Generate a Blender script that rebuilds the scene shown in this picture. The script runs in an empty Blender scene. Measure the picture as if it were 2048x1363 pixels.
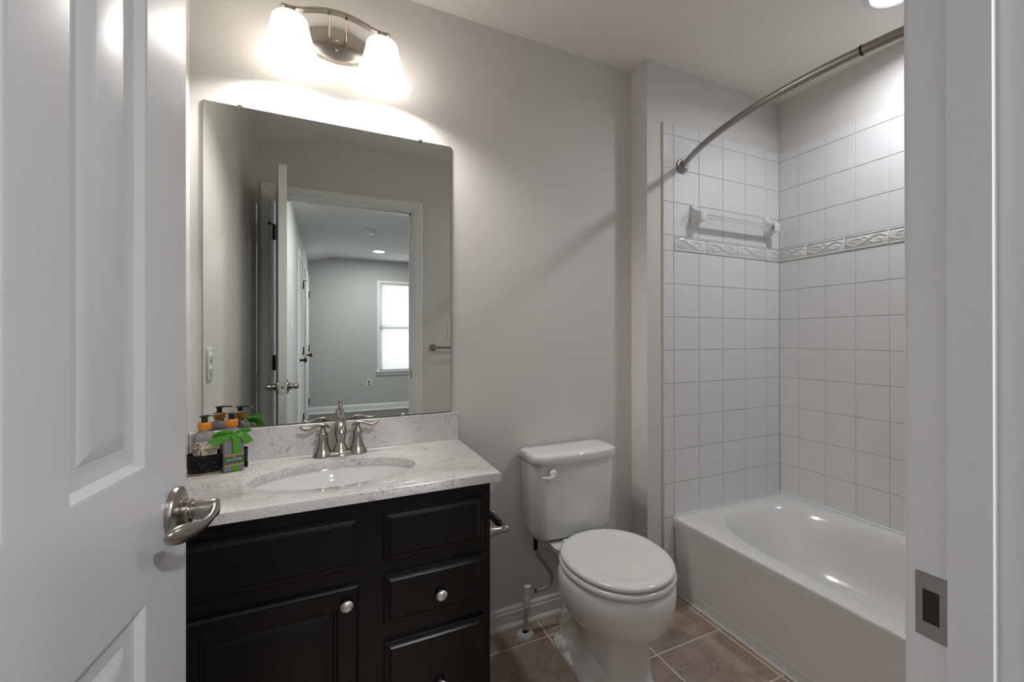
import bpy, bmesh, math, random
from mathutils import Vector, Matrix
random.seed(4)
PI = math.pi
SC = bpy.context.scene
COL = SC.collection

# ------------------------------------------------------------------ camera
cam_d = bpy.data.cameras.new('camera')
cam = bpy.data.objects.new('camera', cam_d); COL.objects.link(cam)
CP = Vector((0.3745, -1.8926, 1.188)); YAW = -0.5197; PIT = 0.0017; ROL = -0.0016; FPX = 952.76
fw = Vector((-math.sin(YAW)*math.cos(PIT), math.cos(YAW)*math.cos(PIT), math.sin(PIT)))
rt = Vector((math.cos(YAW), math.sin(YAW), 0)); up = rt.cross(fw)
r2 = math.cos(ROL)*rt + math.sin(ROL)*up; u2 = -math.sin(ROL)*rt + math.cos(ROL)*up
m3 = Matrix((r2, u2, -fw)).transposed()
cam.matrix_world = Matrix.Translation(CP) @ m3.to_4x4()
cam_d.sensor_width = 36.0; cam_d.lens = FPX/2048*36.0
cam_d.shift_x = -182.5/2048; cam_d.shift_y = -9.83/2048
cam_d.clip_start = 0.02
SC.camera = cam

# ------------------------------------------------------------------ world, view, lights
w = bpy.data.worlds.new('world'); SC.world = w; w.use_nodes = True
bg = w.node_tree.nodes['Background']; bg.inputs[0].default_value = (0.92, 0.96, 1.0, 1); bg.inputs[1].default_value = 3.0
SC.view_settings.view_transform = 'Standard'; SC.view_settings.look = 'None'
SC.view_settings.exposure = 0.0; SC.view_settings.gamma = 1.0; SC.view_settings.use_curve_mapping = False
try:
    SC.cycles.use_denoising = True
    SC.cycles.max_bounces = 10; SC.cycles.diffuse_bounces = 6; SC.cycles.glossy_bounces = 6
    SC.cycles.transmission_bounces = 8; SC.cycles.sample_clamp_indirect = 6.0
    SC.cycles.caustics_reflective = False; SC.cycles.caustics_refractive = False
except Exception:
    pass

def lamp(name, kind, loc, power, color, size=0.1, rot=None, spread=None):
    d = bpy.data.lights.new(name, kind); d.energy = power; d.color = color
    if kind == 'AREA':
        d.shape = 'DISK'; d.size = size
        if spread: d.spread = spread
    else:
        d.shadow_soft_size = size
    o = bpy.data.objects.new(name, d); COL.objects.link(o); o.location = loc
    if rot: o.rotation_euler = rot
    return o
WARM = (1.0, 0.93, 0.84); COOL = (0.93, 0.96, 1.0)
VX = (0.266, 0.526); VY = -0.130                      # the two vanity shades
GLOW = 7.0                                            # light given off by the frosted shades
BULB = 440.0                                           # emission of the two vanity bulbs
TL = (2.150, -0.915)                                   # recessed light above the tub
lamp('tub_downlight', 'AREA', (TL[0], TL[1], 2.428), 7.3, COOL, 0.14, (0, 0, 0), math.radians(165))
lamp('hall_downlight', 'AREA', (0.985, -5.75, 2.428), 24, (1, 1, 1), 0.14, (0, 0, 0))
lamp('hall_fill_near', 'AREA', (1.00, -2.75, 2.428), 44, (1, 1, 1), 0.14, (0, 0, 0))  # added fill lamp, out of view, lifts the ambient light around the doorway
wl = lamp('window_daylight', 'AREA', (1.45, -7.25, 1.37), 26, (0.95, 0.98, 1.0), 1.5, (PI/2, 0, 0))
wl.rotation_euler = (-PI/2, 0, PI) 

# ------------------------------------------------------------------ materials
def mat(name, color, rough=0.5, metal=0.0, spec=0.5, coat=0.0, **kw):
    m = bpy.data.materials.new(name); m.use_nodes = True
    b = m.node_tree.nodes['Principled BSDF']
    b.inputs['Base Color'].default_value = (*color, 1); b.inputs['Roughness'].default_value = rough
    b.inputs['Metallic'].default_value = metal; b.inputs['Specular IOR Level'].default_value = spec
    b.inputs['Coat Weight'].default_value = coat; b.inputs['Coat Roughness'].default_value = 0.03
    for k, v in kw.items(): b.inputs[k.replace('_', ' ')].default_value = v
    return m
def N(m, t, **kw):
    n = m.node_tree.nodes.new(t)
    for k, v in kw.items(): setattr(n, k, v)
    return n
def L(m, a, b): m.node_tree.links.new(a, b)
def bsdf(m): return m.node_tree.nodes['Principled BSDF']
def coords(m, scale=(1, 1, 1), rot=(0, 0, 0)):
    tc = N(m, 'ShaderNodeTexCoord'); mp = N(m, 'ShaderNodeMapping'); mp.inputs['Scale'].default_value = scale
    mp.inputs['Rotation'].default_value = rot
    L(m, tc.outputs['Object'], mp.inputs['Vector']); return mp.outputs['Vector']
def noise_bump(m, scale, strength, dist=0.001, vec=None, detail=4):
    n = N(m, 'ShaderNodeTexNoise'); n.inputs['Scale'].default_value = scale; n.inputs['Detail'].default_value = detail
    L(m, vec or coords(m), n.inputs['Vector'])
    b = N(m, 'ShaderNodeBump'); b.inputs['Strength'].default_value = strength; b.inputs['Distance'].default_value = dist
    L(m, n.outputs['Fac'], b.inputs['Height']); L(m, b.outputs['Normal'], bsdf(m).inputs['Normal'])
def ramp(m, fac, stops):
    r = N(m, 'ShaderNodeValToRGB'); e = r.color_ramp.elements
    while len(e) < len(stops): e.new(0.5)
    for i, (p, c) in enumerate(stops): e[i].position = p; e[i].color = (*c, 1)
    L(m, fac, r.inputs[0]); return r.outputs['Color']

paint = mat('wall_paint', (0.635, 0.622, 0.605), 0.55, spec=0.3); noise_bump(paint, 260, 0.12, 0.0006)
ceil_m = mat('ceiling_paint', (0.78, 0.745, 0.705), 0.8, spec=0.2); noise_bump(ceil_m, 200, 0.1, 0.0006)
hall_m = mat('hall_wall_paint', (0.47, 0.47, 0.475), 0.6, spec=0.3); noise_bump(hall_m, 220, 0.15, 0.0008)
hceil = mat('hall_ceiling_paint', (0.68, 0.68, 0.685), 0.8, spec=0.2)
trimw = mat('white_trim_paint', (0.74, 0.745, 0.75), 0.32)
doorw = mat('white_door_paint', (0.57, 0.575, 0.59), 0.30); noise_bump(doorw, 90, 0.05, 0.0005, coords(doorw, (1, 1, 0.12)))
porc = mat('vitreous_china', (0.66, 0.665, 0.66), 0.09, coat=0.5)
seatm = mat('toilet_seat_enamel', (0.68, 0.68, 0.67), 0.14)
tubm = mat('tub_acrylic', (0.66, 0.66, 0.655), 0.13, coat=0.3)
tilem = mat('glazed_wall_tile', (0.69, 0.69, 0.695), 0.10, coat=0.4); noise_bump(tilem, 9, 0.05, 0.002)
borderm = mat('glazed_border_tile', (0.69, 0.685, 0.68), 0.14, coat=0.4)
groutw = mat('wall_grout', (0.55, 0.54, 0.52), 0.9)
groutf = mat('floor_grout', (0.68, 0.64, 0.60), 0.9)
caulk = mat('tile_edge_caulk', (0.50, 0.46, 0.36), 0.6)
nickel = mat('brushed_nickel', (0.37, 0.34, 0.305), 0.27, 1.0); noise_bump(nickel, 300, 0.05, 0.0003, coords(nickel, (1, 1, 0.05)))
satin = mat('satin_nickel_knob', (0.70, 0.69, 0.68), 0.28, 1.0)
rodm = mat('rod_brushed_metal', (0.36, 0.33, 0.30), 0.3, 1.0)
darkm = mat('dark_metal', (0.05, 0.045, 0.04), 0.35, 0.8)
black = mat('espresso_black_wood', (0.0035, 0.0032, 0.0032), 0.33, spec=0.28); noise_bump(black, 40, 0.12, 0.0006, coords(black, (1, 1, 14)))
plastic = mat('white_plastic', (0.70, 0.70, 0.68), 0.35)
steelhose = mat('braided_hose', (0.40, 0.38, 0.36), 0.45, 0.3)
pipe_m = mat('cream_supply_pipe', (0.50, 0.46, 0.36), 0.5)
carpet = mat('hall_carpet', (0.20, 0.195, 0.19), 0.95, spec=0.1); noise_bump(carpet, 300, 0.8, 0.006)
mirror_m = mat('mirror_silver', (0.80, 0.84, 0.79), 0.0, 1.0)
medge = mat('mirror_edge', (0.05, 0.07, 0.06), 0.3)
blindm = mat('white_blind_slat', (0.80, 0.80, 0.80), 0.5); bsdf(blindm).inputs['Transmission Weight'].default_value = 0.0
glassm = bpy.data.materials.new('window_glass'); glassm.use_nodes = True; glassm.node_tree.nodes.clear()
_o = N(glassm, 'ShaderNodeOutputMaterial'); _m = N(glassm, 'ShaderNodeMixShader'); _m.inputs[0].default_value = 0.08
_t = N(glassm, 'ShaderNodeBsdfTransparent'); _g = N(glassm, 'ShaderNodeBsdfGlossy'); _g.inputs['Roughness'].default_value = 0.02
L(glassm, _t.outputs[0], _m.inputs[1]); L(glassm, _g.outputs[0], _m.inputs[2]); L(glassm, _m.outputs[0], _o.inputs[0])
# translucent blind: daylight glows through the slats
def translucent(name, col, tfac, rough=0.4, emis=None):
    m = bpy.data.materials.new(name); m.use_nodes = True; nt = m.node_tree; nt.nodes.clear()
    out = N(m, 'ShaderNodeOutputMaterial'); mx = N(m, 'ShaderNodeMixShader'); t = N(m, 'ShaderNodeBsdfTranslucent')
    p = N(m, 'ShaderNodeBsdfPrincipled'); p.inputs['Base Color'].default_value = (*col, 1); p.inputs['Roughness'].default_value = rough
    t.inputs['Color'].default_value = (*col, 1); mx.inputs[0].default_value = tfac
    if emis: p.inputs['Emission Color'].default_value = (*emis[0], 1); p.inputs['Emission Strength'].default_value = emis[1]
    L(m, p.outputs[0], mx.inputs[1]); L(m, t.outputs[0], mx.inputs[2]); L(m, mx.outputs[0], out.inputs[0]); return m
blindm = translucent('white_blind_slat', (0.85, 0.86, 0.87), 0.6)
shadem = translucent('frosted_glass_shade', (0.97, 0.95, 0.92), 0.85, 0.25, ((1.0, 0.955, 0.89), GLOW))
ribbon = translucent('green_ribbon', (0.095, 0.36, 0.03), 0.25, 0.35)
def emit(name, col, s):
    m = mat(name, col, 0.5); bsdf(m).inputs['Emission Color'].default_value = (*col, 1); bsdf(m).inputs['Emission Strength'].default_value = s; return m
lensm = emit('downlight_lens', (1.0, 0.99, 0.97), 9.0)
bulbm = emit('bulb_glass', (1.0, 0.955, 0.89), BULB)

# cultured marble: pale ground with fine curling grey veins
marble = mat('cultured_marble', (0.6, 0.6, 0.6), 0.13, coat=0.5)
v = coords(marble)
n0 = N(marble, 'ShaderNodeTexNoise'); n0.inputs['Scale'].default_value = 7; n0.inputs['Detail'].default_value = 3; L(marble, v, n0.inputs['Vector'])
mxv = N(marble, 'ShaderNodeMix', data_type='VECTOR'); mxv.inputs[0].default_value = 0.22
L(marble, v, mxv.inputs[4]); L(marble, n0.outputs['Color'], mxv.inputs[5])
n1 = N(marble, 'ShaderNodeTexNoise'); n1.inputs['Scale'].default_value = 26; n1.inputs['Detail'].default_value = 5; n1.inputs['Distortion'].default_value = 2.2
mp1 = N(marble, 'ShaderNodeMapping'); mp1.inputs['Scale'].default_value = (0.7, 1.6, 1.6); mp1.inputs['Rotation'].default_value = (0, 0.3, 0.5)
L(marble, mxv.outputs[1], mp1.inputs['Vector']); L(marble, mp1.outputs['Vector'], n1.inputs['Vector'])
n2 = N(marble, 'ShaderNodeTexNoise'); n2.inputs['Scale'].default_value = 9; L(marble, v, n2.inputs['Vector'])
vein = ramp(marble, n1.outputs['Fac'], [(0.0, (0, 0, 0)), (0.468, (0, 0, 0)), (0.50, (1, 1, 1)), (0.532, (0, 0, 0)), (1, (0, 0, 0))])
msk = ramp(marble, n2.outputs['Fac'], [(0.38, (0.22, 0.22, 0.22)), (0.58, (1, 1, 1))])
mul = N(marble, 'ShaderNodeMath', operation='MULTIPLY'); L(marble, vein, mul.inputs[0]); L(marble, msk, mul.inputs[1])
cm = N(marble, 'ShaderNodeMix', data_type='RGBA'); cm.inputs[6].default_value = (0.62, 0.605, 0.59, 1); cm.inputs[7].default_value = (0.27, 0.27, 0.305, 1)
L(marble, mul.outputs[0], cm.inputs[0]); L(marble, cm.outputs[2], bsdf(marble).inputs['Base Color'])

# floor tile: mottled taupe ceramic, each tile a little different
ftile = mat('taupe_floor_tile', (0.3, 0.24, 0.2), 0.34)
geo = N(ftile, 'ShaderNodeNewGeometry'); v = coords(ftile)
add = N(ftile, 'ShaderNodeVectorMath', operation='ADD'); sc_ = N(ftile, 'ShaderNodeMath', operation='MULTIPLY'); sc_.inputs[1].default_value = 7.0
L(ftile, geo.outputs['Random Per Island'], sc_.inputs[0]); L(ftile, v, add.inputs[0]); L(ftile, sc_.outputs[0], add.inputs[1])
a1 = N(ftile, 'ShaderNodeTexNoise'); a1.inputs['Scale'].default_value = 9; a1.inputs['Detail'].default_value = 8; a1.inputs['Roughness'].default_value = 0.7; L(ftile, add.outputs[0], a1.inputs['Vector'])
c1 = ramp(ftile, a1.outputs['Fac'], [(0.28, (0.235, 0.165, 0.125)), (0.48, (0.375, 0.285, 0.228)), (0.70, (0.470, 0.385, 0.320))])
a2 = N(ftile, 'ShaderNodeTexNoise'); a2.inputs['Scale'].default_value = 48; a2.inputs['Detail'].default_value = 6; a2.inputs['Distortion'].default_value = 1.5; L(ftile, add.outputs[0], a2.inputs['Vector'])
c2 = ramp(ftile, a2.outputs['Fac'], [(0.30, (0.25, 0.2, 0.16)), (0.42, (1, 1, 1))])
mm = N(ftile, 'ShaderNodeMix', data_type='RGBA', blend_type='MULTIPLY'); mm.inputs[0].default_value = 0.55
L(ftile, c1, mm.inputs[6]); L(ftile, c2, mm.inputs[7]); L(ftile, mm.outputs[2], bsdf(ftile).inputs['Base Color'])

# ------------------------------------------------------------------ mesh helpers
WM = {}
class MB:
    def __init__(s): s.bm = bmesh.new(); s.edges = []
    def box(s, x0, x1, y0, y1, z0, z1, bev=0.0, seg=2, M=None):
        mt = Matrix.Translation(((x0+x1)/2, (y0+y1)/2, (z0+z1)/2)) @ Matrix.Diagonal((abs(x1-x0), abs(y1-y0), abs(z1-z0), 1))
        if M: mt = M @ mt
        g = bmesh.ops.create_cube(s.bm, size=1, matrix=mt)
        if bev > 0:
            es = {e for v in g['verts'] for e in v.link_edges}
            bmesh.ops.bevel(s.bm, geom=list(es), offset=bev, segments=seg, affect='EDGES', profile=0.5)
        return s
    def loft(s, rings, cap0=True, cap1=True, closed=True, loop=False):
        bm = s.bm; R = [[bm.verts.new(p) for p in r] for r in rings]; n = len(R[0])
        pairs = list(zip(R[:-1], R[1:])) + ([(R[-1], R[0])] if loop else [])
        for a, b in pairs:
            for i in range(n if closed else n-1):
                j = (i+1) % n
                try: bm.faces.new((a[i], a[j], b[j], b[i]))
                except ValueError: pass
        if cap0 and not loop: bm.faces.new(list(reversed(R[0])))
        if cap1 and not loop: bm.faces.new(R[-1])
        return s
    def tube(s, pts, r, n=14, caps=True, sx=1.0, updir=None):
        pts = [Vector(p) for p in pts]; rs = r if isinstance(r, (list, tuple)) else [r]*len(pts)
        rings = []; prev = None
        for i, p in enumerate(pts):
            t = (pts[min(i+1, len(pts)-1)] - pts[max(i-1, 0)]).normalized()
            if prev is None:
                a = Vector(updir) if updir else (Vector((0, 0, 1)) if abs(t.z) < 0.9 else Vector((1, 0, 0)))
            else: a = prev
            a = (a - t*a.dot(t)).normalized(); b = t.cross(a); prev = a
            rings.append([p + a*math.cos(2*PI*k/n)*rs[i] + b*math.sin(2*PI*k/n)*rs[i]*sx for k in range(n)])
        return s.loft(rings, caps, caps)
    def lathe(s, prof, c, axis='Z', n=32, M=None, sc=(1, 1)):
        c = Vector(c); rings = []
        for r, h in prof:
            ring = []
            for k in range(n):
                a = 2*PI*k/n; u, v_ = max(r, 1e-5)*math.cos(a)*sc[0], max(r, 1e-5)*math.sin(a)*sc[1]
                p = {'Z': Vector((u, v_, h)), 'Y': Vector((u, h, v_)), 'X': Vector((h, u, v_))}[axis]
                if M: p = M @ p
                ring.append(c + p)
            rings.append(ring)
        return s.loft(rings)
    def build(s, name, m, parent=None, angle=35, local=False, kind=None, **props):
        bmesh.ops.recalc_face_normals(s.bm, faces=s.bm.faces)
        me = bpy.data.meshes.new(name); s.bm.to_mesh(me); s.bm.free()
        for p in me.polygons: p.use_smooth = True
        try: me.set_sharp_from_angle(angle=math.radians(angle))
        except Exception: pass
        me.materials.append(m)
        o = bpy.data.objects.new(name, me); COL.objects.link(o)
        if parent is not None:
            o.parent = parent; WM[o] = WM[parent]
            if not local: me.transform(WM[parent].inverted())
        else: WM[o] = Matrix()
        if kind: o['kind'] = kind
        for k, v_ in props.items(): o[k] = v_
        return o
def thing(name, label, cat, loc=(0, 0, 0), rz=0.0, group=None):
    o = bpy.data.objects.new(name, None); COL.objects.link(o); o.location = loc; o.rotation_euler = (0, 0, rz)
    o.empty_display_size = 0.05
    WM[o] = Matrix.Translation(loc) @ Matrix.Rotation(rz, 4, 'Z')
    o['label'] = label; o['category'] = cat
    if group: o['group'] = group
    return o
def frame_(name, loc=(0, 0, 0), rz=0.0):
    o = bpy.data.objects.new(name, None); COL.objects.link(o); o.location = loc; o.rotation_euler = (0, 0, rz)
    WM[o] = Matrix.Translation(loc) @ Matrix.Rotation(rz, 4, 'Z'); o['kind'] = 'structure'; return o
def rrect(cx, cy, w_, h_, r, z, n=6):
    out = []
    for (sx, sy, a0) in ((1, 1, 0), (-1, 1, PI/2), (-1, -1, PI), (1, -1, 1.5*PI)):
        for k in range(n+1):
            a = a0 + PI/2*k/n
            out.append((cx + sx*(w_/2-r) + r*math.cos(a), cy + sy*(h_/2-r) + r*math.sin(a), z))
    return out
def sup(cx, cy, a, b, z, n=48, e=2.0, bf=None):      # superellipse ring, b back / bf front
    out = []
    for k in range(n):
        t = 2*PI*k/n; c_, s_ = math.cos(t), math.sin(t)
        bb = b if s_ >= 0 or bf is None else bf
        out.append((cx + a*math.copysign(abs(c_)**(2/e), c_), cy + bb*math.copysign(abs(s_)**(2/e), s_), z))
    return out
def bez(p0, p1, p2, p3, n=12):
    P = [Vector(p) for p in (p0, p1, p2, p3)]
    return [(1-t)**3*P[0] + 3*(1-t)**2*t*P[1] + 3*(1-t)*t*t*P[2] + t**3*P[3] for t in [k/n for k in range(n+1)]]

# ------------------------------------------------------------------ dimensions
H = 2.44; XJ = 1.611; YJ = -0.130; XR = 2.478; YO = -1.638; YH = -1.753; HS = 2.35; XS = 0.312
JX0, JX1, JZ = 0.077, 0.862, 2.052
FARY = -6.72; HX0 = 0.080; HX1 = 3.2

# ------------------------------------------------------------------ room shell
MB().box(0, XR, YO-0.06, 0, -0.05, -0.0008).build('floor', groutf, kind='structure')
f = MB()
def spans(a, b, origin, pitch, gap):
    k = math.floor((a-origin)/pitch); out = []
    while origin + k*pitch < b:
        s0, s1 = max(a, origin+k*pitch+gap/2), min(b, origin+(k+1)*pitch-gap/2)
        if s1 - s0 > 0.004: out.append((s0, s1))
        k += 1
    return out
for (x0, x1) in spans(0.0, 1.80, 1.125, 0.3095, 0.0055):
    for (y0, y1) in spans(YO-0.06, 0.0, -0.136, 0.3075, 0.0055):
        f.box(x0, x1, y0, y1, -0.012, 0.0, 0.0015, 1)
f.build('floor_tiles', ftile, kind='structure', angle=12)
MB().box(0.0, HX1, FARY, YO-0.06, -0.05, 0.0).build('floor_hall', carpet, kind='structure')

MB().box(-0.10, XJ+0.02, 0, 0.1, 0, H).build('wall_back', paint, kind='structure')
MB().box(XJ, XR, YJ, 0.1, 0, H).build('wall_alcove', paint, kind='structure')
MB().box(-0.10, 0, YO, 0, 0, H).build('wall_left', paint, kind='structure')
MB().box(XR, XR+0.1, YO-0.1, 0.1, 0, H).build('wall_right', paint, kind='structure')
fr = MB()
fr.box(-0.10, JX0-0.018, YH, YO, 0, H); fr.box(JX1+0.018, XR, YH, YO, 0, H); fr.box(JX0-0.018, JX1+0.018, YH, YO, JZ+0.018, H)
fr.build('wall_front', paint, kind='structure')
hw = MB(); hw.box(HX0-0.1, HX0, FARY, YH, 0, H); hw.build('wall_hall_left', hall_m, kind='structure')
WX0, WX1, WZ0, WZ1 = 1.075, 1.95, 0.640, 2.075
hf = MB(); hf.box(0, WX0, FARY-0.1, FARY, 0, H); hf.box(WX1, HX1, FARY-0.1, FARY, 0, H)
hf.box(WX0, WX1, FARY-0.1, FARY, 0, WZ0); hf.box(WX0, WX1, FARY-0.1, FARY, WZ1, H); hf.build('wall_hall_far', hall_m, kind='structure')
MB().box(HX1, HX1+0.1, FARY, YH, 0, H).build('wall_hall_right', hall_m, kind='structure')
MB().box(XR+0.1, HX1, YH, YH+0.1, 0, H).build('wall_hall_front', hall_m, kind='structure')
def ceiling(name, x0, x1, y0, y1, m, xs):
    c = MB()
    prof = [(x0, HS), (x0+xs, H), (x1, H), (x1, H+0.1), (x0, H+0.1)]
    c.loft([[(x, y0, z) for x, z in prof], [(x, y1, z) for x, z in prof]]); return c.build(name, m, kind='structure', angle=8)
ceiling('ceiling', 0.0, XR, YO, 0.0, ceil_m, XS)
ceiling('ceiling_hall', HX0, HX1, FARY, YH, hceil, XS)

# baseboards (profiled)
def baseboard(name, p0, p1, nrm, m=trimw, h=0.083):
    p0, p1, nrm = Vector(p0), Vector(p1), Vector(nrm)
    prof = [(0, 0), (0.024, 0), (0.024, 0.008), (0.019, 0.017), (0.0135, 0.020), (0.0135, h-0.022), (0.010, h-0.018), (0.010, h-0.008), (0.005, h), (0, h)]
    b = MB(); b.loft([[p + nrm*o + Vector((0, 0, z)) for o, z in prof] for p in (p0, p1)]); return b.build(name, m, kind='structure', angle=20)
baseboard('baseboard_back', (0.80, 0, 0), (XJ, 0, 0), (0, -1, 0))
baseboard('baseboard_jog', (XJ, 0, 0), (XJ, YJ, 0), (-1, 0, 0))
baseboard('baseboard_alcove', (XJ, YJ, 0), (1.690, YJ, 0), (0, -1, 0))
baseboard('baseboard_left', (0, -0.53, 0), (0, YO, 0), (1, 0, 0))
baseboard('baseboard_front', (JX1+0.075, YO, 0), (1.74, YO, 0), (0, 1, 0))
baseboard('baseboard_hall', (HX0, FARY, 0), (HX1, FARY, 0), (0, 1, 0), h=0.11)

# door frame of the bathroom (trim_1): jambs, stop and casings, with strike plate
tf = MB()
tf.box(JX0-0.018, JX0, YH, YO, 0, JZ); tf.box(JX1, JX1+0.018, YH, YO, 0, JZ); tf.box(JX0-0.018, JX1+0.018, YH, YO, JZ, JZ+0.018)
sy0, sy1 = YO-0.072, YO-0.038
tf.box(JX0, JX0+0.011, sy0, sy1, 0, JZ); tf.box(JX1-0.011, JX1, sy0, sy1, 0, JZ); tf.box(JX0, JX1, sy0, sy1, JZ-0.011, JZ)
trim1 = tf.build('trim_1', trimw, kind='structure')
def casing(name, x0, x1, z1, y, sgn, m, w_=0.062, wl=None):
    wl = w_ if wl is None else wl
    cprof = [(0.0, 0.0), (0.0, 0.006), (0.008, 0.009), (0.014, 0.014), (0.018, 0.010), (0.022, 0.012), (0.040, 0.016), (0.046, 0.019), (0.056, 0.019), (w_, 0.015), (w_, 0.0)]
    c = MB()
    def pr_(k): return cprof[k]
    ringsL = []
    def path(px, pz, dx, dz, s=1.0): return [(px + dx*o*s, y + sgn*d, pz + dz*o) for o, d in cprof]
    sl = wl/w_
    rings = [path(x0, 0, -1, 0, sl), path(x0, z1, -1, 1, sl), path(x1, z1, 1, 1), path(x1, 0, 1, 0)]
    rings = [[(px, py, max(pz, 0)) for px, py, pz in r] for r in rings]
    c.loft(rings); return c.build(name, m, kind='structure', angle=12)
casing('trim_2', JX0-0.006, JX1+0.006, JZ+0.006, YO, 1, trimw)
casing('trim_3', JX0-0.006, JX1+0.006, JZ+0.006, YH, -1, trimw)
st = MB(); st.box(JX1-0.0015, JX1+0.001, YO-0.036, YO-0.006, 0.905, 0.965, 0.0008, 1)
st.build('strike_plate', nickel, trim1)
sd = MB(); sd.box(JX1-0.002, JX1+0.0005, YO-0.027, YO-0.013, 0.92, 0.95); sd.build('strike_hole', darkm, trim1)

# ------------------------------------------------------------------ door_1 : the open panelled door at left
TH = math.radians(5.6); DT = 0.035
u_ = Vector((math.sin(TH), math.cos(TH), 0)); nn = Vector((math.cos(TH), -math.sin(TH), 0))   # u_: hinge -> latch, nn: right face normal
LATCH = Vector((0.1855, -0.959, 0)); DW = 0.672; DZ0, DZ1 = 0.012, 2.045
hinge = LATCH - u_*DW - nn*DT                          # left face at the hinge end
# local frame: x along nn, y along u_
door = frame_('door_1', hinge, -TH)
def door_panels(x_face, sgn, mb, w_, panels, z0, z1):
    """one face of the slab: flat stiles and rails with moulded, raised panels between them"""
    ys = sorted({0.0, w_} | {p[0] for p in panels} | {p[1] for p in panels}); zs = sorted({z0, z1} | {p[2] for p in panels} | {p[3] for p in panels})
    for i in range(len(ys)-1):
        for j in range(len(zs)-1):
            yc, zc = (ys[i]+ys[i+1])/2, (zs[j]+zs[j+1])/2
            if any(p[0] < yc < p[1] and p[2] < zc < p[3] for p in panels): continue
            q = [(x_face, ys[i], zs[j]), (x_face, ys[i+1], zs[j]), (x_face, ys[i+1], zs[j+1]), (x_face, ys[i], zs[j+1])]
            mb.bm.faces.new([mb.bm.verts.new(v_) for v_ in q])
    for (a, b, c, d) in panels:
        steps = [(0.0, 0.0), (0.004, 0.0012), (0.012, 0.0085), (0.019, 0.0100), (0.034, 0.0100), (0.052, 0.0030), (0.056, 0.0024)]
        mb.loft([[(x_face - sgn*dep, a+o, c+o), (x_face - sgn*dep, b-o, c+o), (x_face - sgn*dep, b-o, d-o), (x_face - sgn*dep, a+o, d-o)] for o, dep in steps], cap0=False)
STL = 0.125
pan = []
for (a, b) in ((0.115, 0.305), (0.385, DW-STL)):
    pan += [(a, b, 0.235, 0.856), (a, b, 1.022, 1.640), (a, b, 1.735, 1.935)]
s_ = MB()
door_panels(DT, 1, s_, DW, pan, DZ0, DZ1); door_panels(0, -1, s_, DW, pan, DZ0, DZ1)
for (y_) in (0, DW):
    s_.bm.faces.new([s_.bm.verts.new(v_) for v_ in ((0, y_, DZ0), (DT, y_, DZ0), (DT, y_, DZ1), (0, y_, DZ1))])
for z_ in (DZ0, DZ1):
    s_.bm.faces.new([s_.bm.verts.new(v_) for v_ in ((0, 0, z_), (DT, 0, z_), (DT, DW, z_), (0, DW, z_))])
bmesh.ops.remove_doubles(s_.bm, verts=s_.bm.verts, dist=1e-5)
slab = s_.build('door_slab', doorw, door, local=True, angle=20)
hy, hz = DW-0.044, 0.940
def lever(sgn, x0, label=None):
    h = MB()
    h.lathe([(0.0, 0.0), (0.0335, 0.0), (0.0340, 0.003), (0.0325, 0.007), (0.027, 0.0095), (0.022, 0.011), (0.0, 0.011)], (x0, hy, hz), 'X', 36, M=Matrix.Diagonal((sgn, 1, 1.08)))
    rose = h.build('rose', nickel, door, local=True)
    g = MB()
    g.lathe([(0.0, 0.009), (0.0145, 0.009), (0.0165, 0.011), (0.0165, 0.020), (0.0125, 0.021), (0.0122, 0.023), (0.0135, 0.025), (0.0142, 0.044), (0.0138, 0.048), (0.011, 0.051), (0.0, 0.052)], (x0, hy, hz), 'X', 28, M=Matrix.Diagonal((sgn, 1, 1)))
    pts = bez((x0+sgn*0.042, hy+0.004, hz+0.003), (x0+sgn*0.052, hy-0.012, hz+0.001), (x0+sgn*0.052, hy-0.030, hz-0.006), (x0+sgn*0.046, hy-0.050, hz-0.008), 10)
    pts += bez(pts[-1], (x0+sgn*0.040, hy-0.068, hz-0.009), (x0+sgn*0.032, hy-0.084, hz-0.005), (x0+sgn*0.026, hy-0.104, hz-0.002), 9)[1:]
    rr = [0.0100, 0.0098, 0.0090, 0.0082, 0.0076, 0.0072, 0.0070, 0.0070, 0.0073, 0.0078, 0.0086, 0.0095, 0.0105, 0.0114, 0.0122, 0.0127, 0.0128, 0.0118, 0.0094, 0.0045]
    g.tube(pts, rr[:len(pts)], 18, sx=0.62)
    return g.build('lever_handle', nickel, door, local=True, angle=60)
lever(1, DT); lever(-1, 0)
lp = MB(); lp.box(0.005, DT-0.005, DW-0.0005, DW+0.0018, hz-0.030, hz+0.030, 0.0006, 1); lpo = lp.build('latch_plate', satin, door, local=True)
lb = MB(); lb.lathe([(0, 0), (0.0075, 0), (0.0075, 0.006), (0.004, 0.010), (0, 0.010)], (DT/2, DW+0.0015, hz), 'Y', 16); lb.build('latch_bolt', nickel, lpo, local=True)
for z_ in (0.21, 1.035, 1.825):
    hg = MB(); hg.tube([(-0.007, 0.004, z_-0.046), (-0.007, 0.004, z_+0.046)], 0.0065, 12)
    hg.box(-0.007, -0.0005, -0.002, 0.022, z_-0.044, z_+0.044)
    hg.box(-0.018, -0.007, 0.002, 0.0035, z_-0.044, z_+0.044)
    hg.box(-0.006, 0.0015, 0.0, 0.030, z_-0.044, z_+0.044) if False else None
    hg.build('hinge', darkm, door, local=True)
    if z_ > 1.5:      # small door bumper arm on the top hinge
        b_ = MB(); b_.tube([(-0.007, 0.004, z_+0.048), (-0.030, 0.016, z_+0.050)], 0.004, 10)
        b_.lathe([(0, 0), (0.010, 0), (0.010, 0.010), (0, 0.010)], (-0.040, 0.018, z_+0.050), 'X', 16); b_.build('hinge_bumper', darkm, door, local=True)

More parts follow.
